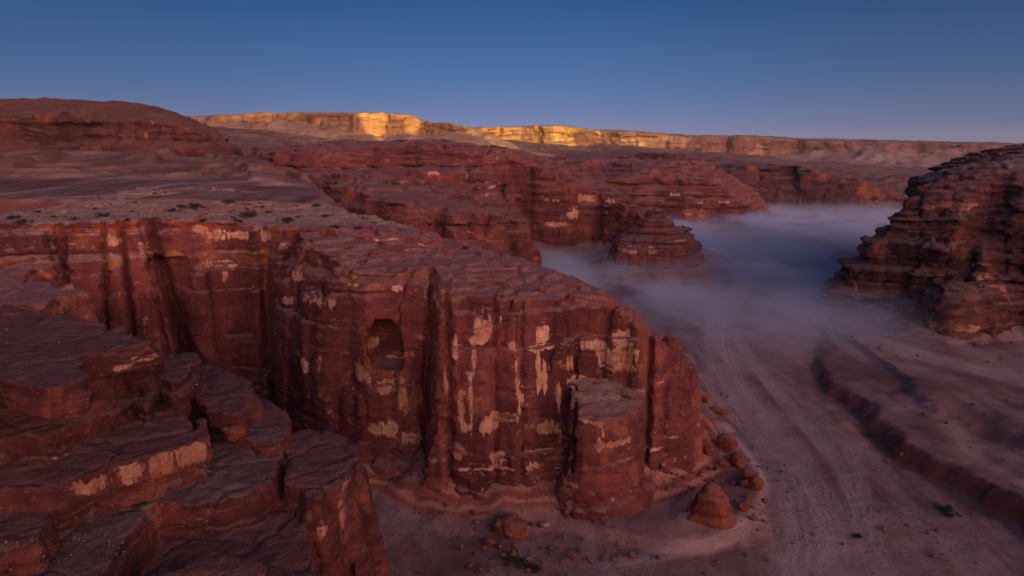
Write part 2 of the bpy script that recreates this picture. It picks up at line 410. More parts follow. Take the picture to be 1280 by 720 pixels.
def formation(name, box, res, tiers, mat, thick, seed, layer_amp=2.0, ledge=1.2, block=10.0, block_amp=2.0,
              crack=1.0, wave=2.0, warp_amp=3.0, fine=.5, cuts=(), holes=(), skirt=None, topnoise=.8, patches=(), dz=None,
              org=None, sandf=None, edge_round=1.5, dip=(0, 0), bands=(), slabs=.6, groove=.5, sharp=34, terr=0.0, bedk=1.0):
    x0, x1, y0, y1, z0, z1 = box
    dz = dz or res * .85
    xs = np.arange(x0, x1 + res, res, dtype=np.float32); ys = np.arange(y0, y1 + res, res, dtype=np.float32)
    zs = np.arange(z0, z1 + dz, dz, dtype=np.float32)
    X, Y = np.meshgrid(xs, ys, indexing='ij')
    zb = layers_make(z0 - 10, z1 + 10, thick, seed)
    nL = len(zb)
    r = np.random.default_rng(seed + 5)
    # common outline noise
    big = fbm2(X, Y, warp_amp * 9, seed + 11, 3) * warp_amp
    cv, ce = cells2(X + 2 * n2(X / 7, Y / 7, seed + 2), Y + 2 * n2(X / 7 + 50, Y / 7, seed + 2), block, seed + 20)
    cv2, ce2 = cells2(X, Y, block * .38, seed + 33)
    joints = cv * block_amp - crack * np.exp(-(ce / (.05 * block)) ** 2) * 1.2
    small = cv2 * block_amp * .42 - crack * .35 * np.exp(-(ce2 / (.25 + .02 * block)) ** 2)
    med = fbm2(X, Y, 14 * block / 10, seed + 44, 4)
    # per layer offset fields
    L = np.empty((nL,) + X.shape, np.float32)
    lw = r.uniform(0, 1, nL)
    amp = ledge * r.uniform(-1, 1, nL)
    def layer_(i):
        a = fbm2(X + 37 * i, Y - 23 * i, 16 * block / 10, seed + 60 + (i % 5), 3)
        L[i] = amp[i] + a * layer_amp * (.5 + lw[i]) + joints * (.5 + .7 * lw[(i * 3) % nL]) + small * lw[(i * 5) % nL] * 1.3
    with ThreadPoolExecutor(4) as ex: list(ex.map(layer_, range(nL)))
    wv = fbm2(X, Y, 60, seed + 70, 3) * wave + dip[0] * X + dip[1] * Y
    T = []
    for t in tiers:
        sd = sdpoly(X, Y, t['poly']) + big * t.get('warp', 1.0)
        top = t['top'](X, Y) if callable(t['top']) else np.full(X.shape, float(t['top']), np.float32)
        tq = (fbm2(X, Y, 26 * block / 10, seed + 83, 4) * .8 + fbm2(X, Y, 5 * block / 10, seed + 85, 3) * .13) * 4.0
        tq = np.floor(tq) + sstep(.55, .95, tq - np.floor(tq))
        fl = t.get('flat', 1.0)
        top = top + tq * slabs * .5 * fl - fl * groove * np.exp(-(ce / (res * .9)) ** 2) - fl * groove * .5 * np.exp(-(ce2 / (res * .7)) ** 2) * (cv > .55)
        if terr:
            tn = top + fbm2(X, Y, 45 * block / 10, seed + 87, 4) * terr * .9
            qf = tn / terr; qi = np.floor(qf); tt = (qi + sstep(.80, .97, qf - qi)) * terr
            top = top + fl * (tt - tn) * np.clip(.75 + .5 * fbm2(X, Y, 60, seed + 88, 2), .2, 1)
        top = top + fbm2(X, Y, 22 * block / 10, seed + 80, 4) * topnoise + cv * topnoise * .35 - .5 * topnoise * np.exp(-(ce / (.03 * block + .15)) ** 2)
        T.append((sd, top, t))
    sk = None
    if skirt:
        hs, sl, gul = skirt
        if callable(hs): hs = hs(X, Y)
        dist = -np.max([s for s, _, t in T if t.get('skirt', True)], axis=0)
        g = np.abs(fbm2(X, Y, gul, seed + 90, 4))
        sk = hs * (1 + .07 * fbm2(X, Y, gul * 2, seed + 95, 3)) - sl * np.maximum(dist, 0) * (1 - .3 * g) - g * gul * .17 + fbm2(X, Y, gul * .3, seed + 97, 3) * gul * .02
    F = np.empty(X.shape + (len(zs),), np.float32)
    med_ = med * fine
    bmod = (.55 + .6 * np.clip(med * 1.2 + cv2 * .7, -.8, 1)).astype(np.float32)
    def slice_(k):
        z = zs[k]; zz = z + wv
        li = np.clip(np.searchsorted(zb, zz) - 1, 0, nL - 2)
        fr = (zz - zb[li]) / (zb[li + 1] - zb[li])
        off = np.take_along_axis(L, li[None], 0)[0]
        # rounded bed edges with a recess at the bedding plane
        th = zb[li + 1] - zb[li]
        rd = np.minimum(1.0, th * .16) * edge_round * ((2 * fr - 1) ** 6)
        off = off - rd + med_
        for b0, b1, rec in bands:
            q = sstep(b0 - .8 * dz, b0 + .4 * dz, zz) * sstep(b1 + .8 * dz, b1 - .4 * dz, zz)
            off = off - rec * q * bmod
        for c in cuts:
            lx = sdline(X - c.get('sl', 0) * z, Y, c['line'])
            w = c['w'] * (1 + .35 * n2(np.float32(z / 5.0) + X * 0, X * 0, seed + 3))
            inz = sstep(c.get('z0', -50), c.get('z0', -50) + 3, z)
            off = off - c['d'] * np.exp(-(lx / w) ** 2) * inz
        f = np.full(X.shape, -50, np.float32)
        for sd, top, t in T:
            zb0 = t.get('bot', -1e9)
            if z < zb0 - 4: continue
            g = sd + off * t.get('oa', 1.0) - (z - t.get('zref', 0)) * t.get('slope', .06)
            pr = t.get('prof')
            if pr is not None: g = g - np.interp(z, pr[0], pr[1]).astype(np.float32)
            g = np.minimum(g, top - z)
            # round the lip
            rr = edge_round
            a_ = np.clip(rr - (sd + off * t.get('oa', 1.0) - (z - t.get('zref', 0)) * t.get('slope', .06)), 0, rr)
            g = np.minimum(g, top - a_ * a_ / rr * .6 - z)
            if zb0 > -1e8: g = np.minimum(g, z - zb0 + .5 * med)
            f = np.maximum(f, g)
        for hx, hy, hz, ra, rb, rc in holes:
            q = (np.abs((X - hx) / ra + .12 * (z - hz) / rc) ** 4 + np.abs((Y - hy) / rb) ** 3 + abs((z - hz) / rc) ** 3.2) ** .27 * (1 + .16 * med + .12 * cv2) - off * .05
            f = np.minimum(f, (q - 1) * min(ra, rb, rc))
        if sk is not None: f = np.maximum(f, (sk - z) * .8)
        F[:, :, k] = f
    with ThreadPoolExecutor(4) as ex: list(ex.map(slice_, range(len(zs))))
    # close the box so that the mesh is a solid
    F[0] = np.minimum(F[0], -.5); F[-1] = np.minimum(F[-1], -.5); F[:, 0] = np.minimum(F[:, 0], -.5); F[:, -1] = np.minimum(F[:, -1], -.5); F[:, :, 0] = -.5; F[:, :, -1] = -.5
    P, Q = surface_nets(F, (x0, y0, z0), (res, res, dz))
    del F, L
    P, Q = drop_crumbs(P, Q)
    # fine displacement
    s = res * 3.2
    for q in range(3):
        P[:, q] += (n3(P[:, 0] / s, P[:, 1] / s, P[:, 2] / s, seed + 101 + q) + .5 * n3(P[:, 0] / s * 2.1, P[:, 1] / s * 2.1, P[:, 2] / s * 2.1, seed + 105 + q)) * res * .55
    bedn = n3(P[:, 0] / (res * 14), P[:, 1] / (res * 14), P[:, 2] / (res * 1.9), seed + 120) * res * .75 * bedk
    P[:, 0] += bedn * .6; P[:, 1] += bedn
    pale = np.zeros(len(P), np.float32)
    if len(patches):
        px, py, dep = project(P)
        ck = max(res * 3.2, 1.6)
        cva, _ = cells2(P[:, 0] / 1.0, P[:, 2] * 1.5, ck * 1.5, seed + 140); cvb, _ = cells2(P[:, 0] * 1.6, P[:, 2] * .5, ck, seed + 145)
        cjit = cva * .2 + cvb * .22
        for (ax, ay, aw, ah) in patches:
            m = (np.abs(px - ax) < 4) & (np.abs(py - ay) < 4)
            if not m.any(): continue
            j = np.nonzero(m)[0][np.argmin(dep[m])]
            c = P[j]; k = dep[j] / FPX
            h = np.hypot(P[:, 0] - c[0], (P[:, 1] - c[1]) * .5) / (aw * k); v = np.abs(P[:, 2] - c[2]) / (ah * k)
            q_ = (h ** 2.6 + v ** 2.6) ** (1 / 2.6) + cjit; pale = np.maximum(pale, np.clip(1.62 - q_ * .95, 0, 1))
    sand = np.zeros(len(P), np.float32)
    if sk is not None:
        ix = np.clip(((P[:, 0] - x0) / res).astype(int), 0, len(xs) - 1); iy = np.clip(((P[:, 1] - y0) / res).astype(int), 0, len(ys) - 1)
        sand = (sk[ix, iy] > P[:, 2] - res * .9).astype(np.float32)
    if sandf is not None: sand = np.maximum(sand, sandf(P))
    if org is None: org = ((x0 + x1) / 2, (y0 + y1) / 2, 0)
    o = mesh_obj(name, P, Q, mat, org, attrs={'pale': pale, 'sand': sand})
    o.data.set_sharp_from_angle(angle=R(sharp))
    print('%-22s %8d verts  %.1fs' % (name, len(P), time.time() - T0))
    return o, P

# ---- shared height of the left-hand upland
UC = [(-60, 285, 225), (0, 288, 235), (100, 278, 262), (215, 275, 275), (330, 282, 270), (430, 290, 250), (530, 300, 242), (450, 322, 215), (540, 333, 205), (600, 341, 205),
      (660, 348, 204), (700, 354, 204), (760, 362, 206), (800, 385, 208), (830, 425, 212), (850, 450, 214), (660, 316, 255), (720, 340, 236), (780, 374, 224), (540, 291, 290), (450, 264, 345),
      (300, 258, 350), (100, 260, 345), (0, 262, 345), (300, 240, 430), (100, 235, 430), (-60, 235, 430), (400, 246, 440),
      (100, 190, 720), (0, 186, 720), (-100, 186, 720), (250, 215, 600), (350, 226, 560), (320, 205, 720), (420, 228, 600), (200, 195, 720)]
UP = [pt(*c) for c in UC]
U = TPS(UP)

def ring(c, r, n=14, ex=1.0, seed=0):
    q = np.random.default_rng(seed)
    return [(c[0] + r * ex * math.cos(a) * q.uniform(.88, 1.1), c[1] + r * math.sin(a) * q.uniform(.88, 1.1)) for a in np.linspace(0, 2 * math.pi, n, endpoint=False)]

# ---- 1. the headland with the left-hand wall
def dpoly(L): return [pt(a, 330, d)[:2] for a, d in L]
head = [(-420, 226), (-60, 222), (40, 236), (100, 250), (157, 256), (205, 262), (216, 272), (236, 262), (290, 262), (328, 262), (338, 240), (365, 222), (400, 212), (450, 205), (520, 203), (528, 196), (560, 191),
        (640, 190), (715, 192), (722, 196), (785, 197), (800, 194), (835, 199), (862, 208), (872, 222), (850, 246), (760, 262), (690, 268), (620, 280), (560, 300), (470, 345), (430, 400), (400, 470), (-420, 470)]
ledge_front = dpoly([(-420, 232), (-60, 236), (100, 258), (240, 270), (345, 268), (420, 256), (500, 250), (535, 248), (560, 262), (540, 290), (440, 350), (400, 470), (-420, 470)])
def Uhead(x, y):
    return U(x, y) - 2.2
ped = [(708, 186), (712, 180), (730, 176), (760, 174.5), (790, 176.5), (808, 181), (815, 188), (812, 206), (706, 206)]
left_shelf = [at_z(a, b, 62) for a, b in [(-500, 292), (20, 292), (52, 300), (70, 322), (44, 342), (92, 358), (86, 374), (40, 384), (-500, 400)]]
HP = [(767, 452, 19, 15), (739, 430, 13, 6), (775, 425, 12, 10), (681, 420, 8, 9), (680, 438, 12, 3), (677, 468, 3, 24), (685, 466, 3, 22), (642, 435, 5, 6), (643, 470, 3, 28), (686, 537, 18, 8),
      (716, 453, 5, 7), (722, 471, 12, 4), (736, 525, 13, 4), (752, 556, 6, 10), (777, 557, 17, 5), (573, 515, 5, 26), (580, 535, 9, 6), (614, 537, 10, 9), (627, 577, 10, 7), (667, 580, 11, 4),
      (680, 561, 26, 2), (613, 588, 38, 2), (604, 428, 12, 5), (567, 433, 4, 17), (590, 445, 3, 34), (604, 411, 11, 8), (643, 437, 6, 6), (665, 385, 6, 2), (594, 360, 13, 3), (640, 357, 19, 3), (670, 360, 16, 3),
      (472, 428, 7, 6), (487, 446, 18, 5), (247, 290, 9, 5), (270, 292, 9, 6), (302, 297, 13, 5), (330, 297, 8, 6), (277, 328, 24, 5), (390, 370, 17, 8), (417, 373, 5, 9), (372, 350, 14, 5), (440, 350, 9, 7), (500, 352, 8, 9),
      (540, 375, 18, 6), (365, 340, 8, 4), (455, 470, 4, 8), (480, 540, 20, 8), (510, 550, 14, 8), (380, 460, 5, 12), (395, 455, 3, 14), (530, 500, 3, 14), (560, 480, 2.5, 20), (352, 305, 7, 5), (520, 303, 12, 3), (480, 296, 20, 2),
      (790, 430, 8, 4), (830, 480, 6, 2), (840, 545, 10, 2), (820, 565, 12, 2), (705, 600, 16, 2), (445, 465, 6, 12), (590, 500, 3, 40), (570, 560, 8, 9), (600, 395, 3, 12), (612, 395, 2, 10), (625, 405, 2, 8), (785, 440, 4, 24), (795, 445, 3, 16), (750, 535, 3, 14), (480, 480, 12, 8), (500, 500, 6, 20), (620, 520, 20, 5), (655, 500, 4, 22), (700, 500, 3, 20), (285, 345, 3, 9), (140, 300, 8, 6), (180, 310, 4, 8), (355, 380, 10, 5)]
CAP = dpoly(ped)
def px_line(px, d0, d1): return [pt(px, 330, d0)[:2], pt(px, 330, d1)[:2]]
cuts = [dict(line=px_line(80, 225, 262), w=1.5, d=5, sl=.0), dict(line=px_line(112, 235, 268), w=1.2, d=5, sl=.10), dict(line=px_line(157, 240, 275), w=1.3, d=7),
        dict(line=px_line(240, 250, 300), w=2.4, d=10, sl=-.22), dict(line=px_line(205, 250, 280), w=1.0, d=4, sl=-.1), dict(line=px_line(330, 225, 275), w=2.2, d=5),
        dict(line=px_line(518, 190, 218), w=1.4, d=5, sl=.09), dict(line=px_line(470, 198, 222), w=1.0, d=4, sl=-.3, z0=52), dict(line=px_line(720, 180, 200), w=.55, d=4.5, sl=.02), dict(line=px_line(558, 180, 200), w=.9, d=2.5),
        dict(line=px_line(617, 182, 200), w=1.2, d=2.2), dict(line=px_line(652, 182, 200), w=.8, d=1.5), dict(line=px_line(817, 186, 206), w=1.0, d=3.5), dict(line=px_line(343, 215, 240), w=1.0, d=2.0, sl=.1)]
alc = pt(482, 425, 203)
headtiers = [dict(poly=dpoly(head), top=Uhead, slope=.085, zref=30, prof=([-5, 2, 9, 14, 40, 54, 56, 60, 62, 70], [-4.5, -3.5, -1.0, 0, 0, -.5, 1.0, 2.0, 4.5, 7])),
             dict(poly=ledge_front, top=U, slope=.1, zref=70, bot=60, oa=.6, warp=.6),
             dict(poly=dpoly(ped), top=lambda x, y: 30.5 + .2 * (y - 178), slope=.05, zref=15, oa=.55, warp=.2, flat=.55, prof=([0, 4, 8, 12, 22, 24, 27, 34], [-4, -2.5, -.4, 1.0, .9, -.6, -.5, 1.0])),
             dict(poly=ring(pt(838, 480, 203)[:2], 7.5, seed=5), top=46, slope=.05, zref=20, oa=.25, warp=.1, flat=.3, prof=([0, 8, 30, 46], [-2, 0, .5, 4])),
             dict(poly=ring(pt(858, 500, 208)[:2], 5.5, seed=6), top=35, slope=.05, zref=20, oa=.25, warp=.1, flat=.3, prof=([0, 8, 25, 35], [-2, 0, .5, 3])),
             dict(poly=left_shelf, top=lambda x, y: 61 + .0 * x, slope=.2, zref=60, oa=1.4, warp=1.0),
             dict(poly=dpoly([(528, 188), (548, 186), (560, 190), (556, 205), (530, 205)]), top=26, slope=.25, zref=10, oa=.3, warp=.2),
             dict(poly=dpoly([(424, 202), (470, 196), (520, 196), (525, 210), (420, 214)]), top=9, slope=.8, zref=4, oa=.6, warp=.5)]
o, HEADP = formation('sandstone_headland', (-235, 78, 172, 446, -3, 92), .68, headtiers, M_HEAD,
              [(0, 3), (8, 4), (12, 22), (45, 18), (55, 3), (60, 2), (80, 2)], 3, layer_amp=1.1, ledge=.6, block=17, block_amp=2.2, crack=1.1, bands=[(61.5, 62.6, 1.2), (57, 58.2, 1.0), (70.6, 72, 2.0), (11, 12, .8)], slabs=1.3,
              wave=3.2, warp_amp=2.0, fine=1.0, edge_round=.7, terr=1.5, cuts=cuts, holes=[(-40.3, 211.5, 41.5, 6.4, 9, 8.6)], patches=HP, topnoise=.55, org=(-60, 260, 0),
              sandf=lambda P: np.maximum(sstep(268, 290, P[:, 1] - .30 * (P[:, 0] + 60)) * .9 * (P[:, 2] > 60), sstep(-1, 1, sdpoly(P[:, 0], P[:, 1], CAP)) * (P[:, 2] > 27) * (P[:, 2] < 38) * np.clip(.08 * (P[:, 1] - 178) + .5 * fbm2(P[:, 0], P[:, 1], 4, 77, 3), 0, .6)))
tag(o, 'huge red sandstone headland with pale streaked vertical cliffs jutting into the valley', 'cliff')

# ---- 2. foreground ledges
def zp(L, z): return [at_z(a, b, z) for a, b in L]
FT = []
def slab(L, z, bot, slope=.15, oa=.6, warp=.5, top=None, prof=None, zref=None):
    FT.append(dict(poly=zp(L, z), top=top if top is not None else z, bot=bot, slope=slope, zref=z if zref is None else zref, oa=oa, warp=warp, prof=prof))
tilt = lambda z, gx, gy, cx, cy: (lambda x, y: z + gx * (x - cx) + gy * (y - cy))
slab([(-300, 372), (0, 378), (60, 388), (130, 405), (198, 424), (204, 431), (150, 441), (116, 447), (84, 462), (104, 478), (60, 486), (0, 474), (-300, 462)], 73, 69.8)
slab([(-300, 372), (0, 380), (120, 408), (196, 430), (200, 445), (150, 452), (130, 470), (60, 480), (-300, 470)], 70.3, 67.2)
slab([(-300, 440), (60, 460), (110, 455), (140, 468), (160, 480), (140, 492), (75, 506), (40, 499), (0, 494), (-300, 480)], 67.2, 64)
slab([(-300, 380), (120, 412), (190, 432), (200, 462), (180, 482), (150, 470), (100, 480), (-300, 480)], 67.6, 60)
slab([(-300, 480), (80, 497), (172, 486), (177, 495), (150, 512), (100, 530), (66, 545), (0, 552), (-300, 570)], 64.4, 60.5)
slab([(-300, 510), (0, 540), (60, 535), (150, 500), (225, 512), (252, 528), (258, 548), (150, 580), (60, 610), (0, 612), (-300, 640)], 61.5, 50, slope=.05)
slab([(205, 438), (240, 443), (250, 460), (238, 478), (212, 490), (190, 480), (184, 462)], 65.5, 62.5)
slab([(198, 445), (236, 452), (244, 470), (236, 488), (214, 500), (190, 492)], 62.8, 40)
slab([(236, 470), (282, 467), (316, 484), (320, 502), (300, 522), (262, 515), (232, 500)], 60.2, 40)
slab([(-300, 590), (130, 600), (258, 566), (284, 542), (330, 530), (352, 520), (362, 545), (352, 585), (322, 618), (270, 632), (190, 628), (150, 690), (100, 760), (-300, 800)], 55.5, 46, slope=.25)
slab([(284, 500), (330, 500), (358, 518), (362, 548), (335, 560), (290, 545)], 57.2, 45)
slab([(352, 548), (372, 537), (410, 534), (448, 556), (452, 570), (438, 592), (404, 626), (376, 622), (356, 596)], 55.5, -5, slope=.16, top=tilt(55.3, -.02, .0, -28, 98))
slab([(205, 702), (265, 690), (330, 706), (330, 760), (300, 860), (200, 860)], 54.5, 44, slope=.2)
slab([(-80, 590), (20, 620), (60, 640), (52, 672), (0, 700), (-80, 720)], 58.8, 50, slope=.1)
slab([(-300, 400), (190, 440), (250, 460), (318, 492), (356, 540), (370, 620), (392, 680), (396, 800), (380, 1100), (-300, 1100)], 51.5, -5, slope=.14, oa=.9, warp=.8,
     top=lambda x, y: 50.8 + .05 * (y - 70) - .0 * x)
SHELF = zp([(120, 640), (258, 566), (290, 552), (352, 556), (340, 600), (300, 628), (200, 634), (150, 700), (90, 760), (20, 760)], 55)
FP = [(240, 565, 16, 20), (205, 578, 14, 15), (165, 590, 16, 13), (120, 610, 16, 10), (425, 590, 14, 14), (100, 560, 8, 5), (405, 660, 5, 12), (430, 640, 6, 20), (180, 448, 14, 4), (155, 455, 10, 4), (60, 575, 10, 3)]
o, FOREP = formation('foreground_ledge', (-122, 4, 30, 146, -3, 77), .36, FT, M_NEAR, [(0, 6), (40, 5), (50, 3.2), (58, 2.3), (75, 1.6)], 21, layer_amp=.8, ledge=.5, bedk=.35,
              block=11, block_amp=1.8, crack=.65, wave=.5, warp_amp=.9, fine=.32, topnoise=.12, patches=FP, edge_round=.3, slabs=.34, groove=.3, bands=[(62.9, 63.5, .9), (59.2, 59.9, 1.0), (65.6, 66.2, 1.1), (68.7, 69.3, 1.0), (53.5, 54.1, .8), (71.5, 71.9, .6)], org=(-55, 85, 0), dip=(.03, -.02), sandf=lambda P: sstep(-1.5, 1.5, sdpoly(P[:, 0], P[:, 1], SHELF) + fbm2(P[:, 0], P[:, 1], 5, 29, 3) * 1.5) * (P[:, 2] < 57.5))
tag(o, 'dark stacked sandstone ledges and flat slabs filling the lower left foreground', 'cliff')

# ---- 3. right-hand layered cliff
RC = [(1040, 350, 440), (1060, 318, 440), (1100, 275, 440), (1140, 246, 440), (1200, 222, 450), (1280, 205, 450), (1400, 185, 450), (1180, 300, 390), (1280, 262, 400), (1280, 181, 560), (1200, 198, 560), (1240, 188, 560), (1400, 160, 560), (1150, 225, 520), (1380, 230, 380)]
RU_ = TPS([pt(*c) for c in RC])
RU = lambda x, y: RU_(x, y) + 7.0 * sstep(520, 420, y)
rb = [(1034, 452), (1042, 425), (1080, 405), (1130, 388), (1155, 366), (1200, 352), (1290, 362), (1400, 330), (1700, 330), (1700, 640), (1120, 640), (1105, 560), (1062, 500)]
def rp(L): return [pt(a, 300, d)[:2] for a, d in L]
rtiers = [dict(poly=rp(rb), top=RU, slope=.0, oa=1.0, prof=([0, 14, 16, 30, 33, 46, 50, 60, 66, 80, 100], [0, 2, 8, 11, 17, 22, 28, 33, 38, 48, 60])),
          dict(poly=rp([(1150, 470), (1240, 440), (1400, 420), (1500, 700), (1128, 620), (1126, 500)]), top=RU, slope=.1, zref=60, prof=([0, 60, 80, 84, 100], [0, 4, 6, 14, 24])),
          dict(poly=rp([(1124, 560), (1135, 520), (1175, 500), (1225, 515), (1232, 600), (1140, 620)]), top=81, slope=.03, zref=40, oa=.8),
          dict(poly=rp([(1148, 372), (1165, 356), (1200, 348), (1250, 352), (1310, 372), (1310, 410), (1160, 405)]), top=lambda x, y: 27 + .12 * (y - 350), slope=.1, zref=10, oa=.5, warp=.5, prof=([0, 16, 19, 27, 32], [-3, 0, -1, 2, 6])),
          dict(poly=rp([(1225, 395), (1262, 378), (1400, 360), (1400, 440), (1235, 430)]), top=70, slope=.25, zref=30, oa=1.0)]
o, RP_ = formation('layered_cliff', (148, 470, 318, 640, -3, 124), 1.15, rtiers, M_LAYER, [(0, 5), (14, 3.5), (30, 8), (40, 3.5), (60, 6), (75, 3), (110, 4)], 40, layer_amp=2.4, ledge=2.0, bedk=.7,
              block=19, block_amp=3.4, crack=2.2, wave=3, warp_amp=4, fine=1.5, topnoise=1.0, dz=.8, cuts=[dict(line=rp([(1150, 330), (1190, 430), (1215, 520)]), w=7, d=13, sl=.35)],
              patches=[(1074, 372, 5, 7), (1165, 405, 4, 4), (1172, 405, 3, 4), (1210, 258, 20, 3), (1175, 256, 24, 3), (1240, 350, 10, 14), (1256, 360, 8, 12), (1168, 218, 4, 6), (1215, 412, 20, 4), (1080, 380, 8, 3)],
              org=(280, 460, 0), dip=(-.03, .02), bands=[(12, 15, 5), (24, 25.5, 3.5), (34, 39, 7), (52, 53.5, 3.5), (62, 67, 8), (75, 77, 5), (85, 88, 6)], slabs=1.2, groove=1.0, terr=4.0, edge_round=.9, sandf=lambda P: sstep(74, 82, P[:, 2]) * sstep(.0, .4, fbm2(P[:, 0], P[:, 1], 40, 41, 3) + .35) * .9)
tag(o, 'dark layered sandstone cliff with many thin ledges on the right side of the valley', 'cliff')

# ---- 4. middle cliffs
MC = [(380, 184, 760), (470, 184, 740), (560, 182, 720), (640, 200, 700), (700, 222, 680), (760, 246, 650), (820, 276, 620), (866, 310, 600), (880, 330, 600), (400, 176, 900), (560, 178, 850), (700, 205, 800), (300, 190, 850)]
MU = TPS([pt(*c) for c in MC])
M2 = TPS([pt(*c) for c in [(430, 236, 520), (540, 238, 560), (600, 250, 530), (660, 275, 520), (520, 255, 480), (640, 268, 480), (420, 215, 640), (560, 222, 650), (640, 240, 620), (380, 236, 560)]])
mtiers = [dict(poly=dpoly([(330, 700), (430, 680), (470, 690), (560, 676), (618, 672), (640, 690), (720, 676), (740, 682), (800, 640), (872, 596), (886, 620), (860, 690), (780, 800), (640, 950), (300, 950)]), top=MU, slope=.12, zref=20, prof=([0, 60, 64, 90, 110], [-4, 2, 4, 6, 12])),
          dict(poly=dpoly([(400, 520), (455, 488), (520, 472), (600, 476), (656, 492), (668, 512), (662, 560), (640, 700), (380, 760), (340, 640)]), top=M2, slope=.1, zref=30, prof=([0, 45, 48, 58, 62, 80], [0, 0, 3, 5, 10, 14])),
          dict(poly=dpoly([(430, 610), (560, 602), (622, 622), (640, 700), (400, 760), (380, 640)]), top=lambda x, y: 84 + 0 * x, slope=.3, zref=60, prof=([0, 70, 74, 90], [0, 0, 4, 10]))]
o, MP_ = formation('cliff_wall', (-330, 190, 455, 900, -3, 118), 1.9, mtiers, M_MID, [(0, 8), (20, 12), (50, 4), (60, 7), (80, 4), (110, 4)], 61, layer_amp=3.0, ledge=2.4, block=34, block_amp=5, crack=2.4, wave=3, warp_amp=5,
              fine=2.4, topnoise=1.2, edge_round=1.2, terr=6.0, dz=1.3, bands=[(44, 47, 4), (57, 60, 5), (70, 72.5, 5), (82, 86, 6), (96, 98, 4)], slabs=2.0, groove=1.5,
              patches=[(733, 250, 13, 4), (679, 253, 5, 3), (693, 254, 5, 2), (690, 278, 16, 3), (721, 271, 7, 6), (620, 228, 16, 3), (545, 219, 9, 3), (505, 224, 10, 2), (610, 238, 8, 3), (857, 258, 8, 2), (760, 248, 8, 3), (530, 240, 12, 3), (495, 228, 8, 2)],
              cuts=[dict(line=dpoly([(748, 640), (748, 720)]), w=2.2, d=9), dict(line=dpoly([(545, 460), (552, 500)]), w=4, d=9), dict(line=dpoly([(598, 460), (600, 500)]), w=2.2, d=5, sl=.1), dict(line=dpoly([(640, 480), (625, 700)]), w=4, d=10)],
              org=(-60, 680, 0))
tag(o, 'broad red sandstone cliff wall with sloping rim behind the headland', 'cliff')

# ---- 5. pyramid butte
c5 = pt(818, 300, 585); c5b = pt(852, 300, 590)
o, _ = formation('pyramid_butte', (c5[0] - 60, c5[0] + 70, 520, 650, -3, 62), .95, [
    dict(poly=ring(c5, 39, ex=1.05, seed=1), top=55, slope=0, prof=([0, 6, 10, 26, 29, 33, 55], [-8, -3, 0, 2, 7, 14, 36])),
    dict(poly=ring(c5b, 20, seed=2), top=44, slope=0, prof=([0, 10, 26, 28, 44], [-6, 0, 1, 6, 18]))], M_MID,
    [(0, 5), (8, 12), (26, 2.2), (60, 1.8)], 77, layer_amp=1.2, ledge=1.7, block=14, block_amp=1.6, crack=1.2, wave=.8, warp_amp=2, fine=1, topnoise=.5, org=(c5[0], c5[1], 0), bands=[(26, 27.6, 2.5), (33, 34.3, 2), (39, 40.3, 2), (46, 47, 2)],
    patches=[(780, 309, 11, 7), (812, 309, 5, 5), (849, 298, 14, 2), (779, 298, 12, 2), (735, 300, 5, 3)])
tag(o, 'small pyramid-shaped red butte rising from the fog in front of the cliff wall', 'butte')

# ---- 6. third promontory
PC = TPS([pt(*c) for c in [(745, 222, 1060), (800, 207, 1060), (850, 203, 1060), (875, 203, 1060), (930, 232, 1040), (960, 262, 1020), (800, 200, 1200), (900, 206, 1180), (700, 215, 1100), (970, 272, 1010)]])
o, _ = formation('ledged_promontory', (20, 440, 960, 1330, -3, 100), 2.4, [
    dict(poly=dpoly([(660, 1060), (760, 1010), (850, 995), (930, 985), (966, 1000), (972, 1030), (930, 1090), (880, 1200), (760, 1310), (660, 1300)]), top=PC, slope=.0, prof=([0, 12, 30, 45, 60, 90], [-6, 0, 6, 14, 24, 44]))],
    M_MID, [(0, 9), (20, 5), (90, 4)], 88, layer_amp=4, ledge=4, block=30, block_amp=3, crack=1.5, wave=3, warp_amp=7, fine=2, topnoise=1.5, edge_round=2, terr=7.0, bands=[(22, 25, 6), (36, 39, 6), (52, 55, 7), (66, 69, 7), (78, 81, 6)], slabs=2.0,
    patches=[(855, 262, 6, 3), (880, 264, 6, 3), (900, 255, 8, 2), (840, 240, 6, 2), (870, 250, 6, 3)], org=(210, 1100, 0))
tag(o, 'stepped red promontory of thin ledges beyond the pyramid butte', 'cliff')

LC = TPS([pt(*c) for c in [(680, 202, 1500), (740, 196, 1480), (820, 192, 1480), (900, 200, 1500), (980, 208, 1550), (740, 192, 1750), (900, 196, 1750), (1010, 212, 1650)]])
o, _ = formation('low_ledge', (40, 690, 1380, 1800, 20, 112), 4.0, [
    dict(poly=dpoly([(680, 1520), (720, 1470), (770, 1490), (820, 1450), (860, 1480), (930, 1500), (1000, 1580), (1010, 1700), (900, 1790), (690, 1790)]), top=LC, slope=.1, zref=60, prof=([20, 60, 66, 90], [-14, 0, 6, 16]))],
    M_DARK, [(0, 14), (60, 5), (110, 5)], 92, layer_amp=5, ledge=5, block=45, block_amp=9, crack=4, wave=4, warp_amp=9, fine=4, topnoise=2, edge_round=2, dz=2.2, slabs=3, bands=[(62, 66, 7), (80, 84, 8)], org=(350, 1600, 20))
tag(o, 'low dark ledge of broken rock crossing the sandy plain below the sunlit mesa', 'cliff')

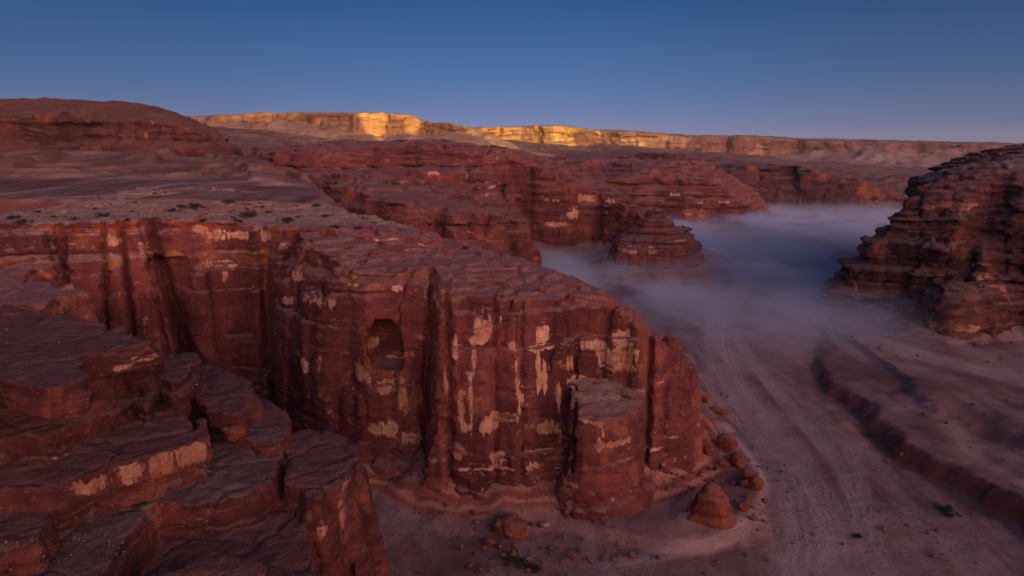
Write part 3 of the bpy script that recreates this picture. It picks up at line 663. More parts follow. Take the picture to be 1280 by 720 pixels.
# ---- 7. dark butte closing the valley
DC = TPS([pt(*c) for c in [(880, 212, 1380), (960, 206, 1380), (1010, 208, 1380), (1050, 217, 1380), (1110, 234, 1380), (1150, 246, 1380), (900, 206, 1600), (1050, 212, 1600), (1250, 246, 1500), (800, 212, 1500)]])
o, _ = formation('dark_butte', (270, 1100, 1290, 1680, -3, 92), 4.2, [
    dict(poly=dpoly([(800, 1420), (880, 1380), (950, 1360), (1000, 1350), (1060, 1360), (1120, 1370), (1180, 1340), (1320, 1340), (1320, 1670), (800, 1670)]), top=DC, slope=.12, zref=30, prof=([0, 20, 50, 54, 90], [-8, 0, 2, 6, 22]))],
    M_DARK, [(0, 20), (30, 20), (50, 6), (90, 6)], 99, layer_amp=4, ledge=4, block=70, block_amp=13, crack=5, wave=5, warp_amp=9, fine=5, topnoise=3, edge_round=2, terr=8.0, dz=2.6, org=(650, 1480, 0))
tag(o, 'low dark red butte with shadowed clefts at the far end of the fog', 'butte')

# ---- 8. left hill
HC = TPS([pt(*c) for c in [(-120, 129, 900), (0, 128, 900), (60, 132, 900), (95, 133, 900), (120, 128, 900), (150, 126, 900), (172, 128, 900), (205, 138, 890), (240, 150, 880), (262, 161, 870), (285, 174, 870), (0, 150, 830), (100, 150, 830),
                                 (140, 132, 1080), (0, 132, 1080), (240, 155, 1000), (285, 176, 820), (300, 180, 900)]])
o, _ = formation('domed_hill', (-860, -330, 740, 1180, 40, 186), 2.9, [
    dict(poly=dpoly([(-250, 830), (0, 836), (60, 850), (115, 840), (140, 815), (200, 806), (262, 820), (290, 850), (310, 900), (285, 960), (200, 1150), (-300, 1150)]), top=HC, slope=.15, zref=110, prof=([90, 106, 112, 131, 136, 150, 165, 190], [-10, -6, 6, 8, -2, 6, 20, 60]))],
    rock_mat('sandstone_hill', S=3.5, autopale=.15, varnish=(.09, .025, .022), body=(.19, .055, .04), dust=(.22, .105, .08), sandc=(.19, .082, .058)), [(40, 12), (100, 12), (125, 4), (180, 4)], 110, layer_amp=4, ledge=4, block=34, block_amp=7.5, crack=4, wave=4, warp_amp=10, fine=4, topnoise=2, edge_round=1.2, dz=2.0, terr=2.0, slabs=1.0, sandf=lambda P: np.maximum(sstep(139, 143, P[:, 2] + 3 * fbm2(P[:, 0], P[:, 1], 40, 111, 3)), sstep(125, 119, P[:, 2]) * sstep(-560, -640, P[:, 0])), bands=[(120, 123, 6), (142, 145, 6)],
    org=(-600, 950, 60), patches=[(210, 168, 4, 4), (185, 170, 2, 4), (190, 148, 3, 3)])
tag(o, 'dome-topped red hill with a dark overhanging cliff band on the left skyline', 'hill')

# ---- 9. far mesas
def mesa(name, box, res, line, depth, D, tops, h_cliff, skirt, seed, label, **kw):
    front = dpoly(line); back = [(x * 1.25, y + depth) for x, y in front][::-1]
    top = TPS([pt(*c) for c in tops] + [(p[0] * 1.2, p[1] + depth * .8, p[2] + 6) for p in [pt(*c) for c in tops]])
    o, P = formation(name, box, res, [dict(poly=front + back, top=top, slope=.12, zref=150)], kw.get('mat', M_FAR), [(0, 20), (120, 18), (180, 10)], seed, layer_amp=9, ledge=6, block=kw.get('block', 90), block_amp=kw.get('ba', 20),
                     crack=9, wave=6, warp_amp=12, fine=8, topnoise=1.5, edge_round=3, slabs=1.5, groove=1, bands=[(h_cliff + 14, h_cliff + 19, 7)], skirt=skirt, dz=res * .6, org=((box[0] + box[1]) / 2, (box[2] + box[3]) / 2, 0))
    tag(o, label, 'mesa'); return o
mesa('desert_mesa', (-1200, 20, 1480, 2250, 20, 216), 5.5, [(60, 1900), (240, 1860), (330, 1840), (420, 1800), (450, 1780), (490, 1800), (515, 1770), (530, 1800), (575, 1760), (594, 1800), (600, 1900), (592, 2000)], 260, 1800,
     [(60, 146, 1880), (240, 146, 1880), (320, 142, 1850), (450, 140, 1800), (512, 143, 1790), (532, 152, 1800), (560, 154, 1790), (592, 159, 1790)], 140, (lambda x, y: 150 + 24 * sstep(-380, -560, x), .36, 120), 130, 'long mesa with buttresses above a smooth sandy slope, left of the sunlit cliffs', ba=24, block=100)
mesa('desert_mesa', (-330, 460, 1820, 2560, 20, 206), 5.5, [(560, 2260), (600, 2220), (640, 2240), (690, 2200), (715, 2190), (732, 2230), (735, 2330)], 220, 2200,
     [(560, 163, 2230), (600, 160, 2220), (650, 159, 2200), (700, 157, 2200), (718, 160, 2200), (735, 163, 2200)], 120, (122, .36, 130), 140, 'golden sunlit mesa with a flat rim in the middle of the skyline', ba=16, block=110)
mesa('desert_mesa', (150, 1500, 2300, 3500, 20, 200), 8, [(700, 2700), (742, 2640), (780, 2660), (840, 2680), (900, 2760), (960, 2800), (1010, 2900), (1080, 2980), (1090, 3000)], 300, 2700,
     [(700, 163, 2700), (742, 162, 2650), (800, 165, 2680), (850, 170, 2700), (905, 170, 2780), (1000, 174, 2900), (1090, 177, 3000)], 110, (106, .26, 150), 150, 'long pale mesa right of the golden one, running down to a thin rim', ba=30, block=120, mat=M_FAR_PARTLIT)
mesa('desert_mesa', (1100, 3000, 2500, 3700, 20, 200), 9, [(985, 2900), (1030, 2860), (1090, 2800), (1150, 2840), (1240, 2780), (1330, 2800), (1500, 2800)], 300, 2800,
     [(985, 174.5, 2900), (1040, 175.5, 2870), (1100, 177.5, 2820), (1200, 180, 2820), (1250, 182, 2820), (1500, 186, 2820)], 110, (112, .30, 140), 160, 'dusky flat-topped mesa farthest right above the dark butte', ba=30, block=140, mat=M_FAR_SHADED)

# ------------------------------------------------------------------ added unseen ridge behind the camera, shaped to block the sun from the valley
SUN_AZ = R(150.0)      # clockwise from +Y
SUN_EL = R(1.6)
sd_ = np.array([math.sin(SUN_AZ), math.cos(SUN_AZ)])      # towards the sun
lat = np.array([sd_[1] * -1, sd_[0]])                      # lateral axis
RD = 1300.0
def ridge():
    ls = np.arange(-3200, 3800, 12.0); ds = np.concatenate([[0, 10, 22], np.linspace(60, 900, 14)])
    Lg, Dg = np.meshgrid(ls, ds, indexing='ij')
    prof = np.interp(ls, PROF[0], PROF[1]) + fbm2(ls, ls * 0, 60, 300, 3) * 5
    front = fbm2(ls, ls * 0, 160, 305, 4) * 60
    X = (RD + front[:, None] + Dg) * sd_[0] + Lg * lat[0]; Y = (RD + front[:, None] + Dg) * sd_[1] + Lg * lat[1]
    fall = np.interp(ds, [0, 10, 22, 60, 300, 900], [-20, .72, 1.0, 1.0, .9, -.1])
    Z = np.where(fall[None] < 0, -20, prof[:, None] * np.abs(fall)[None])
    Z[:, -1] = -20
    P = np.stack([X, Y, Z], -1).reshape(-1, 3); n, m = X.shape
    i = np.arange(n - 1)[:, None] * m + np.arange(m - 1)[None]
    Q = np.stack([i, i + 1, i + m + 1, i + m], -1).reshape(-1, 4)
    o = mesh_obj('added_shade_ridge', P, Q, M_FAR, (0, 0, 0), attrs={'pale': np.zeros(len(P)), 'sand': np.zeros(len(P))})
    tag(o, 'added unseen ridge behind the viewer, shaped to shade the valley', 'cliff')
# shadow height wanted on the far cliffs, by lateral position
def lateral(x, y): return x * lat[0] + y * lat[1]
def along(x, y): return -(x * sd_[0] + y * sd_[1])
knots = [(-3200, 330), (3800, 330)]
KN = [(300, 157, 1800, 30), (440, 145, 1790, 20), (470, 165, 1780, -40), (498, 150, 1780, 14), (512, 160, 1780, -44), (530, 152, 1780, 8), (575, 160, 1780, 8), (597, 175, 1850, -50),
      (625, 172, 2200, -50), (700, 174, 2200, -50), (722, 166, 2210, 14), (738, 172, 2640, -50), (770, 180, 2650, -50), (800, 176, 2660, -40), (842, 182, 2680, -30), (872, 168, 2720, 30), (950, 168, 2800, 34)]
for a, b_, D, e in KN:
    x, y, z = pt(a, b_, D)
    knots.append((lateral(x, y), z + e + (along(x, y) + RD) * math.tan(SUN_EL)))
lmax = max(k[0] for k in knots[2:]); lmin = min(k[0] for k in knots[2:])
knots += [(lmin - 60, 330), (lmax + 60, 330)]
knots.sort(); PROF = np.array(knots).T
ridge()

# ------------------------------------------------------------------ ground
def axis(segs):
    out = [segs[0][0]]
    for a, b, s in segs:
        n = max(1, int(round((b - a) / s))); out += list(np.linspace(a, b, n + 1)[1:])
    return np.array(out)
gx = axis([(-9000, -2000, 500), (-2000, -400, 60), (-400, -120, 14), (-120, 300, 1.0), (300, 520, 3), (520, 1400, 22), (1400, 9000, 500)])
gy = axis([(-6000, -1000, 500), (-1000, 0, 60), (0, 110, 6), (110, 480, 1.0), (480, 760, 2.5), (760, 1500, 12), (1500, 3600, 60), (3600, 12000, 800)])
GX, GY = np.meshgrid(gx, gy, indexing='ij')
def gpoly(L, z=0): return smooth_line([at_z(a, b, z) for a, b in L], 2)
bank = gpoly([(985, 340), (978, 375), (1012, 408), (1020, 432), (1024, 465), (1050, 495), (1098, 530), (1122, 562), (1165, 580), (1215, 600), (1262, 640), (1330, 690), (1500, 900)])
APOLY = gpoly([(430, 560), (500, 592), (560, 618), (640, 642), (760, 672), (850, 690), (905, 684), (945, 660), (957, 628), (948, 592), (925, 555), (890, 520), (868, 480), (860, 440)])
def ground_h(x, y):
    n = fbm2(x, y, 60, 200, 4) * 1.1 + fbm2(x, y, 12, 205, 3) * .18
    sdb = sdline(x, y, bank)
    w = fbm2(x, y, 34, 208, 5, .6) * 6.5
    n = n - 1.8 * np.exp(-((sdb + w + 3) / 5.0) ** 2) * sstep(330, 240, y) * (y > 80)
    up = sstep(-2.0, 5.5 + 2 * fbm2(x, y, 30, 209, 2), sdb + w) * (np.interp(y, [130, 180, 215, 250, 300], [6.0, 5.5, 4.2, 2.6, 1.4]) * (1 + .5 * fbm2(x, y, 32, 210, 3))) * sstep(90, 130, y) * sstep(420, 330, y)
    n = n + up
    # second terrace (pinkish slab surface)
    n = n + sstep(0, 8, sdline(x, y, bank2) + w * 1.5) * 1.6 * sstep(420, 330, y)
    n = n + sstep(-2.0, 2.5, sdpoly(x, y, APOLY) + fbm2(x, y, 18, 214, 3) * 1.4) * 2.0
    # talus and slickrock apron round the cliffs
    for sdp, hs, sl in APR:
        d = -sdpoly(x, y, sdp)
        n = np.maximum(n, hs - sl * np.maximum(d, -1) + fbm2(x, y, 9, 220, 4) * .9 + n * .3)
    n = np.where(y > 1200, n * (1 - sstep(1200, 1500, y)) , n)
    return n, sdb, up
bank2 = gpoly([(1120, 470), (1150, 490), (1140, 510), (1180, 540), (1260, 560), (1400, 600), (1600, 700)])[::1]
APR = [(dpoly(head), 6.5, .33), (rp(rb), 7.5, .45), (dpoly([(330, 700), (430, 690), (560, 680), (640, 690), (740, 682), (872, 596), (886, 620), (640, 950), (300, 950)]), 14, .5),
       (ring(c5, 42), 9, .4), (FT[-1]['poly'], 1.0, .7), (ring(at_z(890, 648, 0), 10), 2.6, .5)]
GZ = np.zeros_like(GX); sdb = np.zeros_like(GX); up = np.zeros_like(GX)
GZ, sdb, up = ground_h(GX, GY)
# slickrock swells at the foot of the headland
tr = []
tracks = [([(1010, 760), (1012, 690), (1002, 635), (985, 585), (958, 542), (928, 500), (905, 460), (893, 420), (905, 385), (940, 345), (962, 318), (990, 290), (1010, 275)], 9),
          ([(1400, 515), (1280, 482), (1200, 464), (1120, 445), (1045, 420), (1005, 398), (985, 372), (1000, 350), (1020, 335)], 10),
          ([(760, 705), (840, 692), (900, 682), (946, 658), (962, 625), (955, 598), (930, 556), (905, 530)], 2.6),
          ([(1062, 560), (1074, 600), (1078, 650), (1095, 700), (1130, 760)], 2.8),
          ([(880, 470), (900, 500), (940, 540), (990, 585), (1050, 680), (1080, 760)], 3.5),
          ([(900, 390), (925, 430), (965, 485), (1025, 550), (1062, 600), (1085, 680), (1110, 770)], 3.2)]
track = np.full(GX.shape, 0.0); tedge = np.zeros(GX.shape); bestd = np.full(GX.shape, 1e9)
near = (GX > -130) & (GX < 520) & (GY > 60) & (GY < 900)
for L, w in tracks:
    d = np.full(GX.shape, 1e9); d[near] = sdline(GX[near], GY[near], smooth_line([at_z(a, b, 0) for a, b in L], 3))
    e = sstep(w * 1.35, w * .5, np.abs(d)); m = e > tedge
    track = np.where(m, d, track); tedge = np.maximum(tedge, e)
wb = fbm2(GX, GY, 34, 208, 5, .6) * 6.5
bk = sstep(-2.6, -1., sdb + wb) * sstep(6.5, 3.8, sdb + wb) * (GY < 400) * (GY > 90)
hd = -sdpoly(GX, GY, dpoly(head)) + fbm2(GX, GY, 16, 231, 3) * 1.5
apr = sstep(21, 5, hd) * (GY < 300) * (hd > -30)
peb = sstep(.0, .5, fbm2(GX, GY, 25, 230, 3))
P = np.stack([GX, GY, GZ], -1).reshape(-1, 3); n, m = GX.shape
i = np.arange(n - 1)[:, None] * m + np.arange(m - 1)[None]
Q = np.stack([i, i + m, i + m + 1, i + 1], -1).reshape(-1, 4)
g = mesh_obj('ground', P, Q, M_SAND, attrs={'track': track.ravel(), 'trackedge': tedge.ravel(), 'bank': bk.ravel() * .8, 'apron': apr.ravel(), 'pebble': peb.ravel()})
tag(g, kind='structure')
from functools import partial
def ground_at(x, y): return float(ground_h(np.array([[x]], float), np.array([[y]], float))[0][0, 0])
print('ground', P.shape, time.time() - T0)

# ------------------------------------------------------------------ uplands beyond the rim
UF = UP + [pt(*c) for c in [(450, 192, 1250), (350, 190, 1250), (520, 190, 1400), (600, 192, 1400), (640, 196, 1400), (700, 205, 1400), (760, 205, 1500), (640, 184, 1800), (750, 187, 2000), (850, 198, 1900), (900, 208, 1700), (1000, 222, 2050),
      (1060, 226, 1750), (1150, 232, 1800), (1250, 236, 1800), (200, 160, 1400), (0, 150, 1400), (350, 178, 1500), (300, 200, 900), (380, 200, 900), (440, 196, 950), (1100, 222, 2200), (1300, 224, 2200), (-300, 190, 720), (-300, 150, 1400), (500, 192, 1000), (620, 205, 1000), (700, 215, 1050), (900, 200, 2300)]]
UU = TPS(UF, reg=1e-2)
ureg = dpoly([(-900, 385), (300, 385), (395, 385), (420, 440), (380, 640), (420, 800), (560, 860), (680, 900), (700, 1180), (800, 1290), (820, 1450), (1250, 1480), (1600, 1600), (1600, 3400), (-900, 3400)])
ux = axis([(-2600, -800, 30), (-800, -500, 6), (-500, 100, 2.5), (100, 900, 8), (900, 3000, 40)]); uy = axis([(340, 760, 2.5), (760, 1700, 6), (1700, 3600, 30)])
X, Y = np.meshgrid(ux, uy, indexing='ij')
sd = sdpoly(X, Y, ureg)
zc = UU(X, Y)
Zu = zc + fbm2(X, Y, 90, 240, 5) * 3.0 * sstep(450, 700, Y) + fbm2(X, Y, 18, 245, 3) * .35 - .25
def on_slope(px, py):
    Ds = np.arange(300., 1000., 4.); q = np.array([pt(px, py, d) for d in Ds]); zz = UU(q[:, 0], q[:, 1])
    k = np.nonzero(q[:, 2] <= zz)[0]; k = k[0] if len(k) else int(np.argmin(q[:, 2] - zz)); return q[k, :2]
# low scarps crossing the slope
scarp = np.zeros(X.shape)
for L, h in (([(195, 198), (235, 196), (285, 201), (300, 208)], 7), ([(255, 217), (285, 212), (308, 216), (312, 224)], 6), ([(330, 222), (360, 221), (392, 230), (420, 238)], 6), ([(-40, 214), (30, 206), (66, 196)], 5)):
    ln = smooth_line([on_slope(*q) for q in L], 2); d0 = sdline(X, Y, ln); d = d0 + fbm2(X, Y, 14, 250, 4) * 5
    Zu += sstep(-1.5, 2.5, d) * h * np.exp(-(np.maximum(d, 0) / 40) ** 2) * sstep(60, 20, np.abs(d0)); scarp = np.maximum(scarp, sstep(-5, -1, d) * sstep(6, 3, d))
tn = Zu + fbm2(X, Y, 120, 252, 5) * 5; st = 4.2; qf = tn / st; qi = np.floor(qf); tt = (qi + sstep(.72, .97, qf - qi)) * st
tm = sstep(-.15, .25, fbm2(X, Y, 150, 255, 3) + .35 * sstep(-420, -250, X) + .3 * sstep(620, 800, Y) - .25) * sstep(470, 520, Y)
Zu = Zu + (tt - tn) * tm
Zu = np.where(sd > 0, Zu, Zu + sd * 1.2); Zu = np.maximum(Zu, -8)
trk = np.zeros(X.shape); te = np.zeros(X.shape)
for L, w in (([(-60, 221), (60, 222), (150, 223), (260, 226), (330, 228), (380, 233)], 5), ([(-40, 245), (0, 243), (40, 238), (78, 233)], 4), ([(55, 247), (110, 246), (170, 240), (200, 231), (260, 229)], 4), ([(170, 243), (215, 238), (240, 235)], 2.5)):
    d = sdline(X, Y, smooth_line([on_slope(a, b) for a, b in L], 2)) + fbm2(X, Y, 20, 260, 2) * 1.2
    e = sstep(w * 1.4, w * .4, np.abs(d)); te = np.maximum(te, e * 1.0)
P = np.stack([X, Y, Zu], -1).reshape(-1, 3); n, m = X.shape
i = np.arange(n - 1)[:, None] * m + np.arange(m - 1)[None]
Q = np.stack([i, i + m, i + m + 1, i + 1], -1).reshape(-1, 4)
bad = Zu.reshape(-1) < -7; Q = Q[~bad[Q].all(1)]
o = mesh_obj('desert_slope', P, Q, M_SLOPE, attrs={'track': trk.ravel(), 'trackedge': te.ravel(), 'bank': (sstep(.1, .5, fbm2(X, Y, 110, 281, 5, .6) - .1) * .4 * (Y < 1100)).ravel(), 'apron': np.zeros(X.size), 'pebble': sstep(-.1, .4, fbm2(X, Y, 40, 270, 3)).ravel() * (Y.ravel() < 700)})
tag(o, kind='structure')

# ------------------------------------------------------------------ small things
import bmesh
def cam_hit(px, py, P, rad=3.0):
    a, b_, d = project(P); m = (np.abs(a - px) < rad) & (np.abs(b_ - py) < rad)
    if not m.any(): return None
    j = np.nonzero(m)[0][np.argmin(d[m])]; return P[j]

def boulder_mesh(seed, sub=4, sq=(1, 1, 1), facets=9, rough=.1, strata=0.0, cone=False):
    bm = bmesh.new(); bmesh.ops.create_icosphere(bm, subdivisions=sub, radius=1.0)
    r = np.random.default_rng(seed)
    P = np.array([v.co[:] for v in bm.verts])
    N = r.normal(size=(facets, 3)); N /= np.linalg.norm(N, axis=1)[:, None]; H = r.uniform(.62, .9, facets)
    for nrm, h in zip(N, H):
        d = P @ nrm; P -= np.outer(np.maximum(d - h, 0) * .92, nrm)
    s = seed * 3.7
    for f, a in ((1.7, rough), (4.1, rough * .4), (9, rough * .18)):
        P *= (1 + a * n3(P[:, 0] * f + s, P[:, 1] * f, P[:, 2] * f, 400 + seed % 5))[:, None]
    if strata:
        k = np.sin(P[:, 2] * 17 + 1.5 * n3(P[:, 0] * 2, P[:, 1] * 2, P[:, 2] * 2, 407)); P[:, :2] *= (1 + strata * k)[:, None]
    if cone:
        P[:, 2] = np.where(P[:, 2] < -.35, -.35 + (P[:, 2] + .35) * .2, P[:, 2]); P[:, :2] *= (1.0 - .28 * np.clip(P[:, 2], 0, 1) + .55 * sstep(-.1, -.5, P[:, 2]))[:, None]
    P *= np.array(sq)
    P[:, 2] -= P[:, 2].min()
    F = np.array([[v.index for v in f.verts] for f in bm.faces]); bm.free()
    return P, F

def boulder(px, py, wpx, hratio=.8, seed=1, z=0.0, name='boulder', label='', group=None, on=None, mat=None, ex=(1, 1), rot=0, **kw):
    if on is not None:
        h = cam_hit(px, py, on)
        if h is None: print('no surface for', name, px, py); return
        x, y, zz = float(h[0]), float(h[1]), float(h[2])
    else:
        zz = z
        for _ in range(4):
            x, y = at_z(px, py, zz); zz = ground_at(x, y)
    dep = y * cP + (CAMZ - zz) * sP
    r = wpx * dep / FPX / 2
    P, F = boulder_mesh(seed, sq=(r * ex[0], r * ex[1], r * hratio), **kw)
    c, s = math.cos(rot), math.sin(rot)
    P[:, 0], P[:, 1] = P[:, 0] * c - P[:, 1] * s, P[:, 0] * s + P[:, 1] * c
    me_o = mesh_obj(name, P, F, mat or M_BOULD, (0, 0, 0), attrs={'pale': np.zeros(len(P)), 'sand': np.zeros(len(P))})
    me_o.location = (x, y, zz - r * hratio * .22)
    tag(me_o, label, 'boulder', group)
    return me_o

boulder(889, 644, 50, 1.35, 5, name='beehive_rock', label='round beehive-shaped red rock with thin rings standing on sand beside the headland', facets=1, rough=.07, strata=.045, sub=6, ex=(1, .9), cone=True)
G1 = 'fallen boulders below the headland'
boulder(883, 567, 21, 1.0, 11, label='orange-red block closest to the foot of the headland point', group=G1)
boulder(908, 562, 26, .95, 12, label='largest round boulder at the top of the curved boulder row', group=G1)
boulder(921, 581, 24, .9, 13, label='red boulder second in the curved boulder row', group=G1, ex=(.8, 1.2))
boulder(931, 597, 18, .8, 14, label='dark red boulder in the middle of the curved boulder row', group=G1)
boulder(944, 609, 26, .75, 15, label='bright orange boulder at the lower end of the curved row', group=G1)
boulder(932, 607, 14, .7, 16, label='small boulder left of the bright orange one', group=G1)
boulder(903, 584, 16, .7, 17, label='lone dark boulder between the beehive rock and the boulder row', group=G1)
boulder(930, 637, 16, .8, 18, label='low red boulder just right of the beehive rock', group=G1)
boulder(957, 628, 10, .6, 19, label='tiny boulder right of the track loop beside the beehive rock', group=G1)
boulder(878, 502, 14, .7, 23, label='dark upper slab of the fallen slab pair beyond the headland', group='fallen slabs', ex=(1.6, .6), rot=-.5)
boulder(897, 517, 20, .45, 24, label='long orange slab lying lower in the fallen slab pair', group='fallen slabs', ex=(1.6, .5), rot=-.6)
G2 = 'stones of the debris mound'
boulder(636, 668, 46, .62, 31, name='debris_mound', label='broad rust red mound of debris in the canyon bed', rough=.25, sub=5, facets=14)
boulder(676, 644, 9, .8, 32, label='small orange stone at the upper right of the red mound', group=G2)
boulder(682, 652, 11, .6, 33, label='pale grey stone right of the red mound', group=G2, mat=rock_mat('pale_boulder', S=.5, objc=True, varnish=(.3, .2, .18), body=(.45, .3, .26), dust=(.45, .3, .26), autopale=0))
boulder(629, 696, 7, .8, 34, label='pale pebble below the red mound beside the dark bush', group=G2)
boulder(660, 715, 8, .8, 35, label='pale stone in the dark bush at the bottom edge', group=G2)
boulder(594, 642, 8, .8, 36, label='pale stone left of the red mound on the canyon bed', group=G2)
boulder(650, 668, 14, .6, 37, label='brown stone against the right foot of the red mound', group=G2)
boulder(612, 680, 16, .5, 38, label='brown stone at the lower left foot of the red mound', group=G2)
G3 = 'boulders on the headland rim'
boulder(683, 327, 16, .9, 41, on=HEADP, label='round boulder on the far rim of the headland', group=G3)
boulder(671, 325, 12, .7, 42, on=HEADP, label='flat rock left of the round boulder on the headland rim', group=G3)
boulder(705, 337, 14, .5, 43, on=HEADP, label='low slab right of the round boulder on the headland rim', group=G3, ex=(1.4, .8))
boulder(677, 362, 9, 1.0, 44, on=HEADP, label='small red block on the front lip of the headland', group=G3)
G4 = 'two loose rocks on the foreground shelf'
boulder(291, 550, 28, .75, 51, on=FOREP, label='rounded orange-red rock sitting on the foreground shelf', group=G4, facets=5)
b2 = boulder(287, 538, 26, .4, 52, on=FOREP, label='flatter rock just behind the rounded rock on the foreground shelf', group=G4, facets=6)

# pebbles: too many to count
def pebbles(name, spots, mat, smin, smax, seed):
    r = np.random.default_rng(seed); Ps = []; Fs = []; k = 0
    base = [boulder_mesh(s + 70, sub=1, facets=5, rough=.15) for s in range(5)]
    for x, y, z in spots:
        p, f = base[r.integers(5)]; s = smin + (smax - smin) * r.random() ** 6
        a = r.uniform(0, 6.3); q = p * s * r.uniform(.6, 1.2, 3); c, t = math.cos(a), math.sin(a)
        q = np.stack([q[:, 0] * c - q[:, 1] * t + x, q[:, 0] * t + q[:, 1] * c + y, q[:, 2] + z - s * .25], 1)
        Ps.append(q); Fs.append(f + k); k += len(q)
    P = np.concatenate(Ps); F = np.concatenate(Fs)
    o = mesh_obj(name, P, F, mat, smooth=False, attrs={'pale': np.zeros(len(P)), 'sand': np.zeros(len(P))}); tag(o, kind='stuff'); return o
sp = []
r = np.random.default_rng(99)
for (a, b_, sx_, sy_, n_) in ((640, 690, 50, 18, 150), (760, 690, 90, 16, 110), (905, 590, 35, 35, 160), (560, 640, 60, 25, 60), (945, 625, 12, 30, 90), (700, 618, 90, 5, 110), (845, 610, 22, 12, 130), (520, 600, 40, 10, 120), (1150, 425, 60, 10, 120), (1130, 690, 90, 40, 60), (1180, 520, 80, 40, 70), (900, 470, 40, 40, 20), (1230, 440, 60, 10, 60)):
    for _ in range(n_):
        x, y = at_z(a + r.normal() * sx_, b_ + r.normal() * sy_, 0)
        if y < 60: continue
        sp.append((x, y))
xs_ = np.array([s[0] for s in sp]); ys_ = np.array([s[1] for s in sp]); zs_ = ground_h(xs_[:, None], ys_[:, None])[0][:, 0]
M_PEB = rock_mat('pebble_rock', S=.5, varnish=(.16, .06, .045), body=(.3, .14, .1), dust=(.3, .16, .12), autopale=0)
pebbles('pebbles', list(zip(xs_, ys_, zs_)), M_PEB, .12, 1.0, 1)
def on_surface(P, spots, n, seed, name, smin, smax, mat):
    a, b_, d = project(P); r = np.random.default_rng(seed); out = []
    for (cx, cy, wx, wy, zmin, k) in spots:
        m = np.nonzero((np.abs(a - cx) < wx) & (np.abs(b_ - cy) < wy) & (P[:, 2] > zmin))[0]
        if len(m) == 0: continue
        q = P[m]; gi = (q[:, :2] / 1.0).round().astype(int)
        for j in r.choice(len(m), min(k, len(m)), replace=False): out.append(tuple(q[j] + np.array([r.uniform(-.3, .3), r.uniform(-.3, .3), 0])))
    return pebbles(name, out, mat, smin, smax, seed)
on_surface(FOREP, [(265, 580, 70, 20, 54.5, 520), (120, 680, 35, 18, 50, 420), (50, 410, 60, 20, 72, 160), (400, 560, 30, 15, 54.5, 60), (60, 690, 60, 25, 50, 160)], 0, 5, 'gravel', .035, .16,
           rock_mat('gravel_rock', S=.3, varnish=(.28, .16, .13), body=(.4, .24, .2), dust=(.42, .27, .22), autopale=0))
on_surface(HEADP, [(250, 268, 260, 9, 68, 700), (400, 325, 70, 8, 60, 60), (40, 275, 60, 8, 66, 200)], 0, 6, 'plateau_rubble', .15, .8, M_PEB)

# shrubs
def leaf_mat(name, c):
    m, nt = mat_new(name); b = NB(nt); pos = b.n('ShaderNodeTexCoord').outputs['Object']
    nn = b.noise(b.vmul(pos, (3, 3, 3)), 1, 3); b.out(b.mix(b.mr(nn, .35, .65), c, tuple(q * .5 for q in c)), .8); return m
M_LEAF = leaf_mat('shrub_leaf', (.05, .052, .034)); M_STEM = leaf_mat('shrub_stem', (.09, .06, .04))
def shrub_parts(seed):
    r = np.random.default_rng(seed); P = []; F = []
    cl = [(r.normal() * .42, r.normal() * .42, r.uniform(.2, .62), r.uniform(.22, .4)) for _ in range(11)]
    for _ in range(1500):
        cx, cy, cz, cr = cl[r.integers(len(cl))]; d = r.normal(size=3); d /= np.linalg.norm(d); d *= cr * r.uniform(.5, 1.05)
        c = np.array([cx, cy, max(cz + d[2], .03)]) + np.array([d[0], d[1], 0]); u = r.normal(size=3); u /= np.linalg.norm(u); v = np.cross(u, r.normal(size=3)); v /= np.linalg.norm(v); s = r.uniform(.03, .065)
        k = len(P); P += [c - u * s - v * s * .5, c + u * s - v * s * .5, c + u * s + v * s * .5, c - u * s + v * s * .5]; F.append([k, k + 1, k + 2, k + 3])
    SP = []; SF = []
    for cx, cy, cz, cr in cl:
        e = np.array([cx, cy, cz]); k = len(SP)
        for j in range(3):
            a = j * 2.1; SP += [np.array([math.cos(a) * .03, math.sin(a) * .03, -.15]), e + np.array([math.cos(a) * .012, math.sin(a) * .012, 0])]
        for j in range(3): SF.append([k + 2 * j, k + 2 * ((j + 1) % 3), k + 2 * ((j + 1) % 3) + 1, k + 2 * j + 1])
    return (np.array(P), np.array(F)), (np.array(SP), np.array(SF))
protos = []
def add_shrub(x, y, z, w, seed, label, group='desert shrubs', hs=.8):
    k = seed % 3
    if len(protos) <= k:
        (p, f), (sp_, sf) = shrub_parts(500 + len(protos))
        root = bpy.data.objects.new('desert_shrub', None); COL.objects.link(root)
        a = mesh_obj('foliage', p, f, M_LEAF, smooth=False); a.parent = root
        b_ = mesh_obj('stem', sp_, sf, M_STEM, smooth=False); b_.parent = root
        protos.append(root); k = len(protos) - 1
        if True: t = root
    else:
        t = protos[k].copy(); COL.objects.link(t)
        for ch in list(protos[k].children):
            c = ch.copy(); COL.objects.link(c); c.parent = t
    t.location = (x, y, z); t.scale = (w / 2, w / 2, w / 2 * hs); t.rotation_euler = (0, 0, seed * 1.7)
    tag(t, label, 'shrub', group); return t
hp = HEADP[HEADP[:, 2] > 55]
